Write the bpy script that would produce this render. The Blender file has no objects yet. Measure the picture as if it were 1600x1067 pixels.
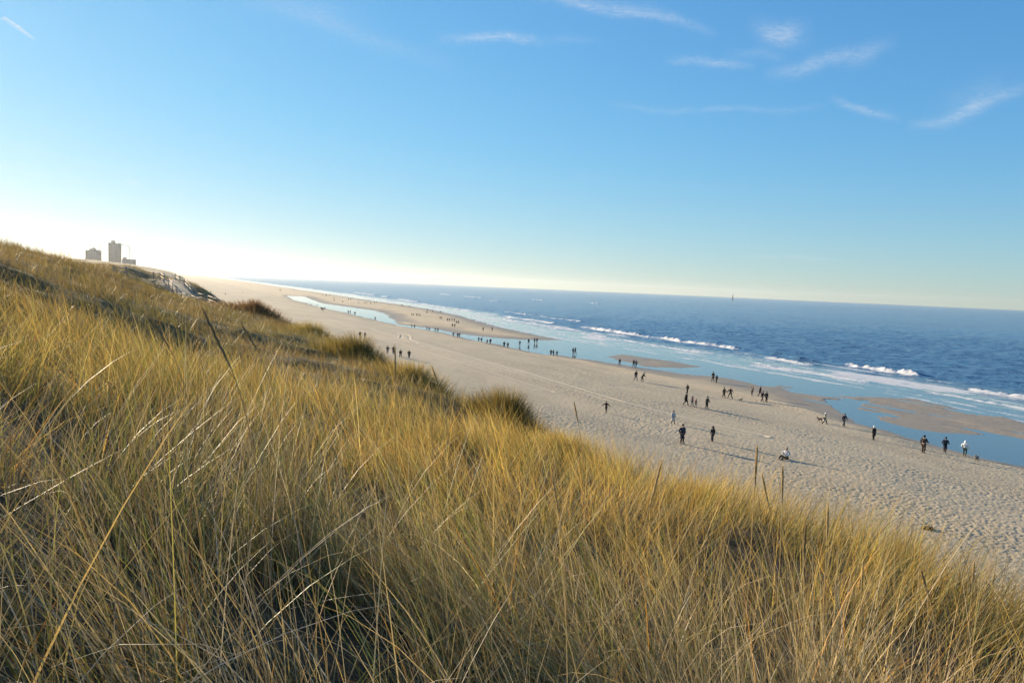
import bpy, math, random
import numpy as np

random.seed(7)
RNG = np.random.default_rng(11)
scene = bpy.context.scene
col = scene.collection
rad = math.radians

# ------------------------------------------------------------------ camera frame
FPX = 1120.0                      # focal length in photograph pixels (1600 wide)
EYE = 16.5                        # eye height above the sea, metres
ROLL, PITCH, YAW = rad(2.5), rad(-4.41), rad(25.5)
F0 = np.array([math.sin(YAW) * math.cos(PITCH), math.cos(YAW) * math.cos(PITCH), math.sin(PITCH)])
R0 = np.array([math.cos(YAW), -math.sin(YAW), 0.0])
U0 = np.cross(R0, F0)
CR = math.cos(ROLL) * R0 + math.sin(ROLL) * U0
CU = math.cos(ROLL) * U0 - math.sin(ROLL) * R0


def ray(x, y):
    return F0 + CR * ((x - 800) / FPX) - CU * ((y - 533.5) / FPX)


def un(x, y, z=0.0):
    """ground point at height z on the line of sight through photograph pixel (x, y)"""
    d = ray(x, y)
    t = (z - EYE) / d[2]
    return np.array([d[0] * t, d[1] * t])


def at_depth(x, y, depth):
    p = ray(x, y) * depth
    return np.array([p[0], p[1], p[2] + EYE])


SUN_AZ, SUN_EL = rad(-21.0), rad(12.5)     # azimuth from +Y towards +X

# ------------------------------------------------------------------ noise (numpy)


def _hash(ix, iy, seed):
    h = (ix * 374761393 + iy * 668265263 + seed * 974634777) & 0xFFFFFFFF
    h = ((h ^ (h >> 13)) * 1274126177) & 0xFFFFFFFF
    h = h ^ (h >> 16)
    return (h & 0xFFFF) / 65535.0


def vnoise(x, y, seed=0):
    x = np.asarray(x, float); y = np.asarray(y, float)
    ix = np.floor(x).astype(np.int64); iy = np.floor(y).astype(np.int64)
    fx = x - ix; fy = y - iy
    fx = fx * fx * (3 - 2 * fx); fy = fy * fy * (3 - 2 * fy)
    a = _hash(ix, iy, seed); b = _hash(ix + 1, iy, seed)
    c = _hash(ix, iy + 1, seed); d = _hash(ix + 1, iy + 1, seed)
    return (a + (b - a) * fx) * (1 - fy) + (c + (d - c) * fx) * fy


def fbm(x, y, seed=0, octv=3):
    s = 0.0; a = 0.5; tot = 0.0
    for k in range(octv):
        s = s + a * vnoise(x * 2 ** k + 17.3 * k, y * 2 ** k - 9.1 * k, seed + k)
        tot += a; a *= 0.5
    return s / tot


def sstep(a, b, x):
    t = np.clip((x - a) / (b - a), 0, 1)
    return t * t * (3 - 2 * t)


# ------------------------------------------------------------------ shoreline outlines
SEA_POLY = np.array(
    [(30000, -400), (103, -400), (104, 15), (109, 45)]
    + [tuple(un(*p)) for p in [
        (1600, 661), (1566, 651), (1526, 648), (1505, 642), (1483, 636), (1456, 631), (1431, 624), (1375, 621),
        (1314, 619), (1285, 619.5), (1237, 613), (1218, 605), (1190, 603), (1134, 591), (1084, 587), (1047, 581),
        (1019, 577), (981, 572), (955, 568), (925, 562), (878, 557), (850, 554), (825, 549), (800, 544), (775, 538),
        (750, 534), (725, 528), (700, 521.5), (662, 515), (625, 509.5), (600, 504), (575, 497.5), (537, 488),
        (500, 480.5), (475, 473), (457, 468.5), (447, 462), (475, 463), (492, 470), (510, 475), (537, 478.5),
        (587, 485.5), (605, 491.5), (616, 501), (626, 507), (650, 510), (675, 513), (705, 519), (730, 523),
        (762, 526.5), (800, 529.5), (825, 530.5), (875, 531), (832, 522), (775, 510), (725, 495), (675, 484),
        (625, 476), (587, 471), (525, 461)]]
    + [(150, 1250), (150, 30000), (30000, 30000)])
POOL_POLY = np.array(
    [tuple(un(*p)) for p in [
        (1285, 624), (1296, 632), (1319, 648), (1337, 661), (1379, 671), (1411, 681.5), (1442, 690), (1487, 704),
        (1528, 715), (1600, 729)]]
    + [(81.2, 20), (80, -60), (98, -60), (96, 20), (94, 40)]
    + [tuple(un(*p)) for p in [
        (1600, 686), (1555, 679.5), (1521, 678), (1465, 675), (1431, 670), (1397, 662), (1375, 656), (1368, 648),
        (1341, 639), (1352, 632), (1361, 626), (1330, 625)]])
ISLETS = [np.array([tuple(un(*p)) for p in pts]) for pts in [
    [(953, 557), (975, 554.5), (1015, 560), (1060, 567), (1092, 573), (1060, 574.5), (1010, 572.5), (970, 562)],
    [(1500, 676), (1560, 673), (1600, 675), (1600, 681), (1560, 679)],
]]


def poly_sd(poly, x, y):
    """signed distance, positive inside"""
    d2 = np.full(x.shape, 1e18); inside = np.zeros(x.shape, bool)
    n = len(poly)
    for i in range(n):
        ax, ay = poly[i]; bx, by = poly[(i + 1) % n]
        ex, ey = bx - ax, by - ay
        wx, wy = x - ax, y - ay
        t = np.clip((wx * ex + wy * ey) / (ex * ex + ey * ey + 1e-12), 0, 1)
        dx, dy = wx - ex * t, wy - ey * t
        d2 = np.minimum(d2, dx * dx + dy * dy)
        c = (ay > y) != (by > y)
        with np.errstate(divide='ignore', invalid='ignore'):
            xi = ax + (y - ay) * ex / np.where(ey == 0, 1e-12, ey)
        inside ^= c & (x < xi)
    d = np.sqrt(d2)
    return np.where(inside, d, -d)


def line_d(pts, x, y):
    d2 = np.full(x.shape, 1e18)
    for i in range(len(pts) - 1):
        ax, ay = pts[i]; bx, by = pts[i + 1]
        ex, ey = bx - ax, by - ay
        t = np.clip(((x - ax) * ex + (y - ay) * ey) / (ex * ex + ey * ey), 0, 1)
        d2 = np.minimum(d2, (x - ax - ex * t) ** 2 + (y - ay - ey * t) ** 2)
    return np.sqrt(d2)


BX = [10, 30, 38, 47, 55, 65, 75, 81, 86, 400]
BZ = [7.0, 4.9, 4.0, 3.4, 2.5, 1.5, 0.65, 0.32, 0.42, 0.42]
TRACKS = [[tuple(un(x, y, 2.4)) for x, y in pts] for pts in [
    [(560, 512), (600, 524), (635, 535), (675, 547), (740, 567), (825, 592), (887, 611), (962, 636), (1056, 657), (1180, 683)],
    [(600, 520), (624, 518), (632, 522), (634, 527), (632, 534), (645, 541)],
    [(500, 500), (590, 535), (700, 575), (850, 626)],
]]


def beach(x, y, micro=True):
    """height of the sand, wetness and footprint strength"""
    wob = (1.3 * (fbm(x / 5, y / 7, 3) - 0.5) + 0.9 * (fbm(x / 1.3, y / 2.2, 13) - 0.5)) * np.clip(np.hypot(x, y) / 90, 0.5, 4)
    sd = np.maximum(poly_sd(SEA_POLY, x, y), poly_sd(POOL_POLY, x, y))
    for isl in ISLETS:
        sd = np.minimum(sd, -poly_sd(isl, x, y) - 0.2)
    d = -sd + 0.6 * wob                                   # metres inland of the water
    prof = np.interp(x, BX, BZ) + 0.5 * (fbm(x / 22, y / 40, 21) - 0.5) * sstep(22, 34, x) * (1 - sstep(66, 80, x))
    rise = 0.035 * np.maximum(d, 0) + 0.0025 * np.maximum(d, 0) ** 2
    bar = sstep(82, 88, x)
    rise = rise * (2.2 - 1.8 * bar)
    land = np.minimum(prof, 0.012 + rise)
    flat = sstep(90, 97, x) * (1 - sstep(84, 94, y))
    ribs = fbm(x / 1.5 + 3, y / 7.0, 15, 4) - 0.5
    land = land * (1 - 0.72 * flat) + flat * (0.26 * ribs + 0.016)
    streak = fbm(x / 2.6, y / 11, 5, 4) - 0.5
    depth = 0.022 * np.maximum(-d, 0) + np.maximum(x - 112, 0) * 0.02
    depth = np.minimum(depth, 0.075 + np.maximum(x - 112, 0) * 0.03)
    bed = -depth + 0.20 * np.maximum(streak - 0.02, 0) * sstep(80, 84, x) * (1 - sstep(106, 114, x)) * sstep(78, 92, y) * (1 - sstep(230, 300, y))
    z = np.where(d > 0, land, np.minimum(bed, 0.012))
    z = z + np.where(d > 0, 0.05 * (fbm(x / 3.2, y / 9.0, 6) - 0.5) * np.clip(d / 3, 0, 1), 0)
    wet = 1 - sstep(0.02, 0.34, z + 0.16 * (fbm(x / 4, y / 6, 8) - 0.5))
    foot = (1 - wet) * (1 - 0.8 * bar)
    tr = np.zeros_like(x)
    if micro:
        for k, pts in enumerate(TRACKS):
            dl = line_d(pts, x, y)
            s = 1.0 if k < 2 else 0.5
            rut = np.exp(-((dl - 0.95) / 0.26) ** 2) * s
            ridge = np.exp(-((dl - 1.45) / 0.25) ** 2) * s
            z = z - 0.07 * rut + 0.05 * ridge
            foot = foot * (1 - 0.85 * np.clip(rut + ridge, 0, 1))
            tr = np.maximum(tr, np.clip(rut + 0.7 * ridge, 0, 1))
        n1 = vnoise(x / 0.14, y / 0.14, 31); n2 = vnoise(x / 0.21 + 5, y / 0.21, 33); n3 = vnoise(x / 2.6, y / 4.0, 37)
        pits = -np.clip(0.62 - n1, 0, 1) * 0.045 + (n2 - 0.5) * 0.032 + (n3 - 0.5) * 0.05
        dens = 0.62 + 0.7 * sstep(0.3, 0.7, fbm(x / 7, y / 14, 41))
        far = np.clip(1.15 - np.hypot(x, y) / 500, 0.25, 1)
        z = z + pits * foot * dens * far
    return z, wet, foot, tr


WALK_PX = [(262, 437, 128), (276, 446, 122), (296, 469, 114), (311, 473, 110), (338, 484, 102), (350, 487, 100), (372, 494, 95)]
WALK = []
for (_x, _y, _d) in WALK_PX:
    _r = ray(_x, _y); WALK.append(np.array([_r[0] / _r[1] * _d, _d, EYE + _r[2] / _r[1] * _d]))
WALK_XY = [tuple(p[:2]) for p in WALK]


# ------------------------------------------------------------------ dune profile
_kx = np.array([-400, -120, -60, -30, -12, -7, -3.8, -1.1, 0, 1.8, 4, 6.8, 8.5, 11, 14, 18, 24, 30, 40])
_kz = np.array([9, 8, 6, 4.2, 2.0, 0.72, -0.05, -1.05, -1.45, -1.98, -2.5, -3.1, -3.9, -5.7, -8.0, -10.4, -12.2, -13.4, -15])
_tx = np.arange(-400, 42, 0.1)
_tz = np.interp(_tx, _kx, _kz)
_k = np.exp(-(np.arange(-18, 19) * 0.1 / 0.7) ** 2); _k /= _k.sum()
_tz = np.convolve(np.pad(_tz, 18, mode='edge'), _k, mode='valid')


def dune(x, y):
    x = np.asarray(x, float); y = np.asarray(y, float)
    sh = 4.0 * sstep(66, 112, y)
    z = np.interp(x + sh, _tx, _tz)
    up = 1 - sstep(6, 10, x + sh)
    z = z + 0.9 * sstep(85, 118, y) * (1 - sstep(-1, 5, x))
    z = z - (1.7 * sstep(44, 62, y) * (1 - sstep(78, 108, y)) * (1 - sstep(-2, 4, x)))
    z = z - 2.1 * sstep(52, 68, y) * (1 - sstep(107, 122, y)) * sstep(-4, 2, x) * (1 - sstep(8, 13, x))
    z = z - sstep(70, 105, y) * 0.30 * np.maximum(-6.5 - x, 0) * (1 - sstep(500, 900, y)) - 2.4 * sstep(150, 210, y) * (1 - sstep(3, 8, x))
    z = z - 0.15 * sstep(5, 11, y) * (1 - sstep(14, 26, y)) * (1 - sstep(-1.5, 2.5, x))
    rr = np.hypot(x, y)
    nf = np.clip((rr - 3) / 8, 0.15, 1) * (1 + 0.15 * sstep(10, 20, rr) * (1 - sstep(60, 90, rr)))
    z = z + up * nf * (0.42 * (fbm(x / 6.5, y / 8, 51) - 0.5) + 0.34 * (fbm(x / 1.7, y / 1.7, 53) - 0.5))
    z = z + 0.40 * np.exp(-((y - 5.4) / 3.6) ** 2) * sstep(3, 6.5, x) * (1 - sstep(8.5, 13, x)) - 0.15 * np.exp(-((y - 12.5) / 3) ** 2) * sstep(4, 7, x)
    far = sstep(150, 500, y)
    z = z + far * up * 4.5 * (fbm(x / 40, y / 90, 55) - 0.5) + sstep(450, 1200, y) * (1 - sstep(-60, -18, x)) * 3.5
    z = z + (1 - up) * 0.5 * (fbm(x / 3, y / 5, 57) - 0.5) * (1 - sstep(18, 26, x))
    z = EYE + z
    near = (y > 80) & (y < 145) & (x > -14) & (x < 24)
    if near.any():
        xx, yy = x[near], y[near]
        best = np.full(xx.shape, 1e9); pz = np.zeros(xx.shape)
        for a, b in zip(WALK[:-1], WALK[1:]):
            e = (b - a)[:2]
            t = np.clip(((xx - a[0]) * e[0] + (yy - a[1]) * e[1]) / (e @ e), 0, 1)
            dd = np.hypot(xx - a[0] - e[0] * t, yy - a[1] - e[1] * t)
            c = dd < best
            best = np.where(c, dd, best); pz = np.where(c, a[2] + (b[2] - a[2]) * t, pz)
        k = 1 - sstep(1.5, 10.0, best)
        z = np.array(z); z[near] = z[near] * (1 - k) + (pz - 0.14) * k
    return z


# ------------------------------------------------------------------ materials
def new_mat(name):
    m = bpy.data.materials.new(name); m.use_nodes = True
    nt = m.node_tree; nt.nodes.clear()
    out = nt.nodes.new('ShaderNodeOutputMaterial')
    return m, nt, out


def N(nt, t, **kw):
    n = nt.nodes.new(t)
    for k, v in kw.items():
        if k.startswith('i_'):
            key = k[2:].replace('_', ' ')
            n.inputs[int(key) if key.isdigit() else key].default_value = v
        else:
            setattr(n, k, v)
    return n


def L(nt, a, b):
    nt.links.new(a, b)


def math_n(nt, op, a, b=None, c=None):
    n = nt.nodes.new('ShaderNodeMath'); n.operation = op
    for i, v in enumerate((a, b, c)):
        if v is None: continue
        if hasattr(v, 'links'): nt.links.new(v, n.inputs[i])
        else: n.inputs[i].default_value = v
    return n.outputs[0]


def mix_c(nt, fac, a, b, blend='MIX'):
    n = nt.nodes.new('ShaderNodeMix'); n.data_type = 'RGBA'; n.blend_type = blend
    for i, v in ((0, fac), (6, a), (7, b)):
        if hasattr(v, 'links'): nt.links.new(v, n.inputs[i])
        else: n.inputs[i].default_value = v if i == 0 else (*v[:3], 1)
    return n.outputs[2]


def ramp(nt, fac, stops):
    n = nt.nodes.new('ShaderNodeValToRGB')
    while len(n.color_ramp.elements) < len(stops): n.color_ramp.elements.new(0.5)
    for e, (p, c) in zip(n.color_ramp.elements, stops):
        e.position = p; e.color = (*c, 1) if len(c) == 3 else c
    nt.links.new(fac, n.inputs[0])
    return n.outputs[0]


def noise_tex(nt, scale, detail=4, rough=0.55, vec=None, mscale=None):
    n = N(nt, 'ShaderNodeTexNoise', i_Scale=scale, i_Detail=detail, i_Roughness=rough)
    if vec is None: vec = N(nt, 'ShaderNodeTexCoord').outputs['Object']
    if mscale:
        mp = N(nt, 'ShaderNodeMapping', i_Scale=mscale); L(nt, vec, mp.inputs[0]); vec = mp.outputs[0]
    L(nt, vec, n.inputs['Vector'])
    return n.outputs['Fac']


def attr(nt, name, out='Fac'):
    return N(nt, 'ShaderNodeAttribute', attribute_name=name).outputs[out]


def simple_mat(name, c, rough=0.8, var=0.25, scale=8.0, spec=0.3):
    m, nt, out = new_mat(name)
    b = N(nt, 'ShaderNodeBsdfPrincipled', i_Roughness=rough)
    b.inputs['Specular IOR Level'].default_value = spec
    f = noise_tex(nt, scale, 4)
    L(nt, ramp(nt, f, [(0.3, [v * (1 - var) for v in c]), (0.7, [min(1, v * (1 + var)) for v in c])]), b.inputs['Base Color'])
    L(nt, b.outputs[0], out.inputs[0])
    return m


def sand_material():
    m, nt, out = new_mat('beach_sand')
    b = N(nt, 'ShaderNodeBsdfPrincipled')
    big = noise_tex(nt, 0.07, 5, 0.6, mscale=(1.6, 0.7, 1))
    mid = noise_tex(nt, 0.9, 5, 0.65)
    fine = noise_tex(nt, 6.0, 3, 0.7)
    dry = ramp(nt, big, [(0.32, (0.37, 0.295, 0.188)), (0.5, (0.45, 0.36, 0.228)), (0.7, (0.51, 0.408, 0.26))])
    dry = mix_c(nt, 0.30, dry, ramp(nt, mid, [(0.3, (0.30, 0.242, 0.165)), (0.7, (0.53, 0.425, 0.285))]))
    dry = mix_c(nt, math_n(nt, 'MULTIPLY', attr(nt, 'track'), 0.5), dry, (0.58, 0.49, 0.35))  # tracks painted paler, standing in for smooth sand that faces the sun
    wetc = ramp(nt, mid, [(0.3, (0.25, 0.192, 0.125)), (0.7, (0.33, 0.258, 0.17))])
    w = attr(nt, 'wet')
    L(nt, mix_c(nt, w, dry, wetc), b.inputs['Base Color'])
    L(nt, math_n(nt, 'SUBTRACT', 0.92, math_n(nt, 'MULTIPLY', w, 0.42)), b.inputs['Roughness'])
    b.inputs['Specular IOR Level'].default_value = 0.3
    bp = N(nt, 'ShaderNodeBump', i_Strength=0.5, i_Distance=0.05)
    L(nt, math_n(nt, 'MULTIPLY', math_n(nt, 'ADD', fine, math_n(nt, 'MULTIPLY', mid, 1.5)), math_n(nt, 'SUBTRACT', 1.0, math_n(nt, 'MULTIPLY', w, 0.85))), bp.inputs['Height'])
    L(nt, bp.outputs[0], b.inputs['Normal'])
    L(nt, b.outputs[0], out.inputs[0])
    return m


def dune_material():
    m, nt, out = new_mat('dune_ground')
    b = N(nt, 'ShaderNodeBsdfPrincipled', i_Roughness=0.95)
    b.inputs['Specular IOR Level'].default_value = 0.1
    a = noise_tex(nt, 0.35, 6, 0.65); c = noise_tex(nt, 3.0, 6, 0.7); far = noise_tex(nt, 0.03, 6, 0.65, mscale=(2.0, 0.6, 1))
    litter = ramp(nt, c, [(0.25, (0.03, 0.022, 0.013)), (0.5, (0.085, 0.062, 0.034)), (0.75, (0.17, 0.125, 0.075))])
    olive = ramp(nt, a, [(0.3, (0.115, 0.092, 0.034)), (0.55, (0.19, 0.145, 0.06)), (0.75, (0.27, 0.20, 0.09))])
    veg = mix_c(nt, attr(nt, 'far'), litter, mix_c(nt, 0.2, olive, litter))
    sand = ramp(nt, c, [(0.3, (0.36, 0.29, 0.20)), (0.7, (0.50, 0.41, 0.29))])
    patch = ramp(nt, far, [(0.50, (0, 0, 0)), (0.62, (1, 1, 1))])
    sfac = math_n(nt, 'MAXIMUM', attr(nt, 'sand'), math_n(nt, 'MULTIPLY', patch, attr(nt, 'bare')))
    L(nt, mix_c(nt, sfac, veg, sand), b.inputs['Base Color'])
    bp = N(nt, 'ShaderNodeBump', i_Strength=0.8, i_Distance=0.12)
    L(nt, math_n(nt, 'ADD', c, a), bp.inputs['Height']); L(nt, bp.outputs[0], b.inputs['Normal'])
    L(nt, b.outputs[0], out.inputs[0])
    return m


def water_material(name, pool=False):
    m, nt, out = new_mat(name)
    b = N(nt, 'ShaderNodeBsdfPrincipled')
    b.inputs['IOR'].default_value = 1.33
    if pool:
        b.inputs['Base Color'].default_value = (0.10, 0.13, 0.13, 1); b.inputs['Roughness'].default_value = 0.04
        h = noise_tex(nt, 1.1, 3, 0.5, mscale=(1.0, 0.5, 1))
        bp = N(nt, 'ShaderNodeBump', i_Strength=0.10, i_Distance=0.05)
        L(nt, h, bp.inputs['Height']); L(nt, bp.outputs[0], b.inputs['Normal'])
        L(nt, b.outputs[0], out.inputs[0]); return m
    deep = attr(nt, 'deep')
    c1 = noise_tex(nt, 0.02, 3, 0.5, mscale=(1, 0.3, 1))
    body = mix_c(nt, deep, (0.12, 0.14, 0.13), ramp(nt, c1, [(0.35, (0.045, 0.115, 0.20)), (0.65, (0.062, 0.148, 0.245))]))
    h1 = noise_tex(nt, 0.55, 4, 0.6, mscale=(1.0, 0.55, 1))
    h2 = noise_tex(nt, 2.2, 3, 0.6, mscale=(1.0, 0.6, 1))
    hh = math_n(nt, 'ADD', math_n(nt, 'MULTIPLY', h1, 1.0), math_n(nt, 'MULTIPLY', h2, 0.25))
    bp = N(nt, 'ShaderNodeBump', i_Distance=1.0)
    L(nt, math_n(nt, 'ADD', 0.03, math_n(nt, 'MULTIPLY', deep, 0.62)), bp.inputs['Strength'])
    L(nt, hh, bp.inputs['Height']); L(nt, bp.outputs[0], b.inputs['Normal'])
    L(nt, body, b.inputs['Base Color'])
    L(nt, math_n(nt, 'ADD', 0.05, math_n(nt, 'MULTIPLY', deep, 0.13)), b.inputs['Roughness'])
    fm = attr(nt, 'foam')
    fn = noise_tex(nt, 0.9, 6, 0.7, mscale=(1.5, 0.7, 1))
    fine = noise_tex(nt, 4.0, 4, 0.7)
    fsum = math_n(nt, 'ADD', fm, math_n(nt, 'MULTIPLY', math_n(nt, 'SUBTRACT', math_n(nt, 'ADD', math_n(nt, 'MULTIPLY', fn, 0.7), math_n(nt, 'MULTIPLY', fine, 0.3)), 0.5), 1.1))
    fmask = math_n(nt, 'MULTIPLY', ramp(nt, fsum, [(0.42, (0, 0, 0)), (0.62, (1, 1, 1))]), ramp(nt, fm, [(0.04, (0, 0, 0)), (0.2, (1, 1, 1))]))
    fb = N(nt, 'ShaderNodeBsdfPrincipled', i_Roughness=0.7)
    fb.inputs['Base Color'].default_value = (0.62, 0.62, 0.61, 1)
    fbp = N(nt, 'ShaderNodeBump', i_Strength=0.7, i_Distance=0.4)
    L(nt, fine, fbp.inputs['Height']); L(nt, fbp.outputs[0], fb.inputs['Normal'])
    mx = N(nt, 'ShaderNodeMixShader'); L(nt, fmask, mx.inputs[0]); L(nt, b.outputs[0], mx.inputs[1]); L(nt, fb.outputs[0], mx.inputs[2])
    L(nt, mx.outputs[0], out.inputs[0])
    return m


def blade_material(name, trans=0.42, rough=0.5):
    m, nt, out = new_mat(name)
    c = attr(nt, 'col', 'Color')
    b = N(nt, 'ShaderNodeBsdfPrincipled', i_Roughness=rough)
    b.inputs['Specular IOR Level'].default_value = 0.22
    L(nt, c, b.inputs['Base Color'])
    t = N(nt, 'ShaderNodeBsdfTranslucent')
    L(nt, mix_c(nt, 1.0, c, (1.0, 0.92, 0.62), 'MULTIPLY'), t.inputs[0])
    mx = N(nt, 'ShaderNodeMixShader', i_0=trans)
    L(nt, b.outputs[0], mx.inputs[1]); L(nt, t.outputs[0], mx.inputs[2]); L(nt, mx.outputs[0], out.inputs[0])
    return m


M = {
    'sand': sand_material(), 'dune': dune_material(), 'sea': water_material('sea_water'), 'pool': water_material('pool_water', True),
    'blade': blade_material('grass_blade'), 'dry_blade': blade_material('dry_grass_blade', 0.26, 0.5), 'crest_blade': blade_material('crest_grass_blade', 0.50, 0.55), 'seed': blade_material('seed_head', 0.45, 0.7),
    'twig': simple_mat('twig_brown', (0.10, 0.062, 0.04), 0.9), 
    'wood': simple_mat('weathered_wood', (0.30, 0.25, 0.19), 0.85), 'deck': simple_mat('sandy_boards', (0.50, 0.42, 0.31), 0.9),
    'concrete': simple_mat('pale_concrete', (0.40, 0.36, 0.32), 0.85, 0.12, 0.2), 'glass': simple_mat('dark_glazing', (0.20, 0.20, 0.20), 0.4, 0.2, 0.2, 0.5),
    'roofing': simple_mat('grey_roof', (0.16, 0.15, 0.14), 0.9), 'steel': simple_mat('grey_steel', (0.20, 0.20, 0.21), 0.5),
    'weed': simple_mat('dark_weed', (0.05, 0.04, 0.03), 0.9),
    'skin': simple_mat('skin', (0.46, 0.29, 0.21), 0.6, 0.08), 
}
_cm = {}


def cloth(c):
    if c not in _cm:
        _cm[c] = simple_mat('cloth_' + {
            'navy': 'navy', 'black': 'black', 'grey': 'grey', 'olive': 'olive', 'pale': 'pale', 'beige': 'beige', 'pink': 'pink',
            'red': 'red', 'denim': 'denim', 'white': 'white', 'green': 'green', 'brown': 'brown', 'dog_brown': 'fur_brown', 'dog_grey': 'fur_grey', 'dog_black': 'fur_black', 'blond': 'blond'}[c],
            {'navy': (0.018, 0.024, 0.045), 'black': (0.014, 0.014, 0.016), 'grey': (0.13, 0.13, 0.14), 'olive': (0.055, 0.052, 0.03),
             'pale': (0.42, 0.43, 0.45), 'beige': (0.34, 0.30, 0.25), 'pink': (0.34, 0.10, 0.11), 'red': (0.22, 0.04, 0.05), 'denim': (0.035, 0.05, 0.085),
             'white': (0.72, 0.72, 0.70), 'green': (0.03, 0.06, 0.045), 'brown': (0.042, 0.028, 0.02), 'dog_brown': (0.12, 0.07, 0.035),
             'dog_grey': (0.17, 0.155, 0.13), 'dog_black': (0.03, 0.026, 0.024), 'blond': (0.42, 0.32, 0.18)}[c], 0.85, 0.2, 10.0)
    return _cm[c]


# ------------------------------------------------------------------ object helpers
def props(o, label=None, cat=None, group=None, kind=None):
    if label: o['label'] = label
    if cat: o['category'] = cat
    if group: o['group'] = group
    if kind: o['kind'] = kind
    return o


def mesh_np(name, V, Q, attrs=None, smooth=True):
    me = bpy.data.meshes.new(name)
    V = np.ascontiguousarray(V, dtype=np.float32); Q = np.ascontiguousarray(Q, dtype=np.int32)
    me.vertices.add(len(V)); me.vertices.foreach_set('co', V.ravel())
    k = Q.shape[1]
    me.loops.add(Q.size); me.loops.foreach_set('vertex_index', Q.ravel())
    me.polygons.add(len(Q)); me.polygons.foreach_set('loop_start', np.arange(0, Q.size, k, dtype=np.int32))
    me.polygons.foreach_set('loop_total', np.full(len(Q), k, dtype=np.int32))
    if smooth: me.polygons.foreach_set('use_smooth', np.ones(len(Q), dtype=bool))
    for nm, a in (attrs or {}).items():
        if a.ndim == 1:
            at = me.attributes.new(nm, 'FLOAT', 'POINT'); at.data.foreach_set('value', a.astype(np.float32))
        else:
            at = me.attributes.new(nm, 'FLOAT_COLOR', 'POINT')
            at.data.foreach_set('color', np.hstack([a, np.ones((len(a), 1))]).astype(np.float32).ravel())
    me.update(calc_edges=True)
    return me


def link(name, me, mat=None, parent=None):
    o = bpy.data.objects.new(name, me); col.objects.link(o)
    if mat and not me.materials: me.materials.append(mat)
    if parent: o.parent = parent
    return o


def empty(name, loc, rz=0.0):
    o = bpy.data.objects.new(name, None); col.objects.link(o)
    o.location = loc; o.rotation_euler = (0, 0, rz); o.empty_display_size = 0.3
    return o


def polar(a0, a1, na, radii):
    a = np.radians(np.linspace(a0, a1, na))
    A, Rr = np.meshgrid(a, radii)
    X = (Rr * np.sin(A)).ravel(); Y = (Rr * np.cos(A)).ravel()
    nr = len(radii)
    i = (np.arange(nr - 1)[:, None] * na + np.arange(na - 1)[None, :]).ravel()
    Q = np.stack([i, i + na, i + na + 1, i + 1], 1)
    return X, Y, Q


def compact(V, Q, attrs, keep):
    Q = Q[keep]
    used = np.zeros(len(V), bool); used[Q.ravel()] = True
    idx = np.cumsum(used) - 1
    return V[used], idx[Q], {k: a[used] for k, a in attrs.items()}


def growth(r0, r1, g):
    n = int(math.ceil(math.log(r1 / r0) / math.log(g)))
    return r0 * (r1 / r0) ** (np.arange(n + 1) / n)


# ------------------------------------------------------------------ beach, dune, sea
def build_ground():
    rr = np.concatenate([growth(24, 90, 1.0030), growth(90, 600, 1.0045)[1:], growth(600, 6500, 1.02)[1:]])
    X, Y, Q = polar(-7, 68, 1280, rr)
    keep0 = (X > 16) & (X < 190)
    qk = keep0[Q].all(1)
    V, Q, at = compact(np.stack([X, Y], 1), Q, {}, qk)
    X, Y = V[:, 0].copy(), V[:, 1].copy()
    z, wet, foot, tr = beach(X, Y)
    me = mesh_np('beach', np.stack([X, Y, z], 1), Q, {'wet': wet, 'track': tr})
    props(link('beach', me, M['sand']), kind='structure')

    rr = np.concatenate([growth(0.25, 220, 1.013), growth(220, 5000, 1.03)[1:]])
    X, Y, Q = polar(-70, 105, 900, rr)
    keep = (X < 32) & (X > -450)
    V, Q, _ = compact(np.stack([X, Y], 1), Q, {}, keep[Q].all(1))
    X, Y = V[:, 0].copy(), V[:, 1].copy()
    z = dune(X, Y)
    r = np.hypot(X, Y)
    sand = np.maximum(sstep(11, 17, X + 0.5 * sstep(66, 112, Y) + 3 * (fbm(X / 3, Y / 4, 61) - 0.5)), np.zeros_like(X))
    pd = line_d(WALK_XY, X, Y)
    sand = np.maximum(sand, 1 - sstep(1.2, 2.3, pd + 1.2 * (fbm(X / 1.5, Y / 1.5, 63) - 0.5)))
    bare = sstep(150, 300, Y) * 0.9
    me = mesh_np('sand_dune', np.stack([X, Y, z], 1), Q, {'sand': sand, 'far': sstep(12, 26, r), 'bare': bare})
    props(link('sand_dune', me, M['dune']), kind='structure')


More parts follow.
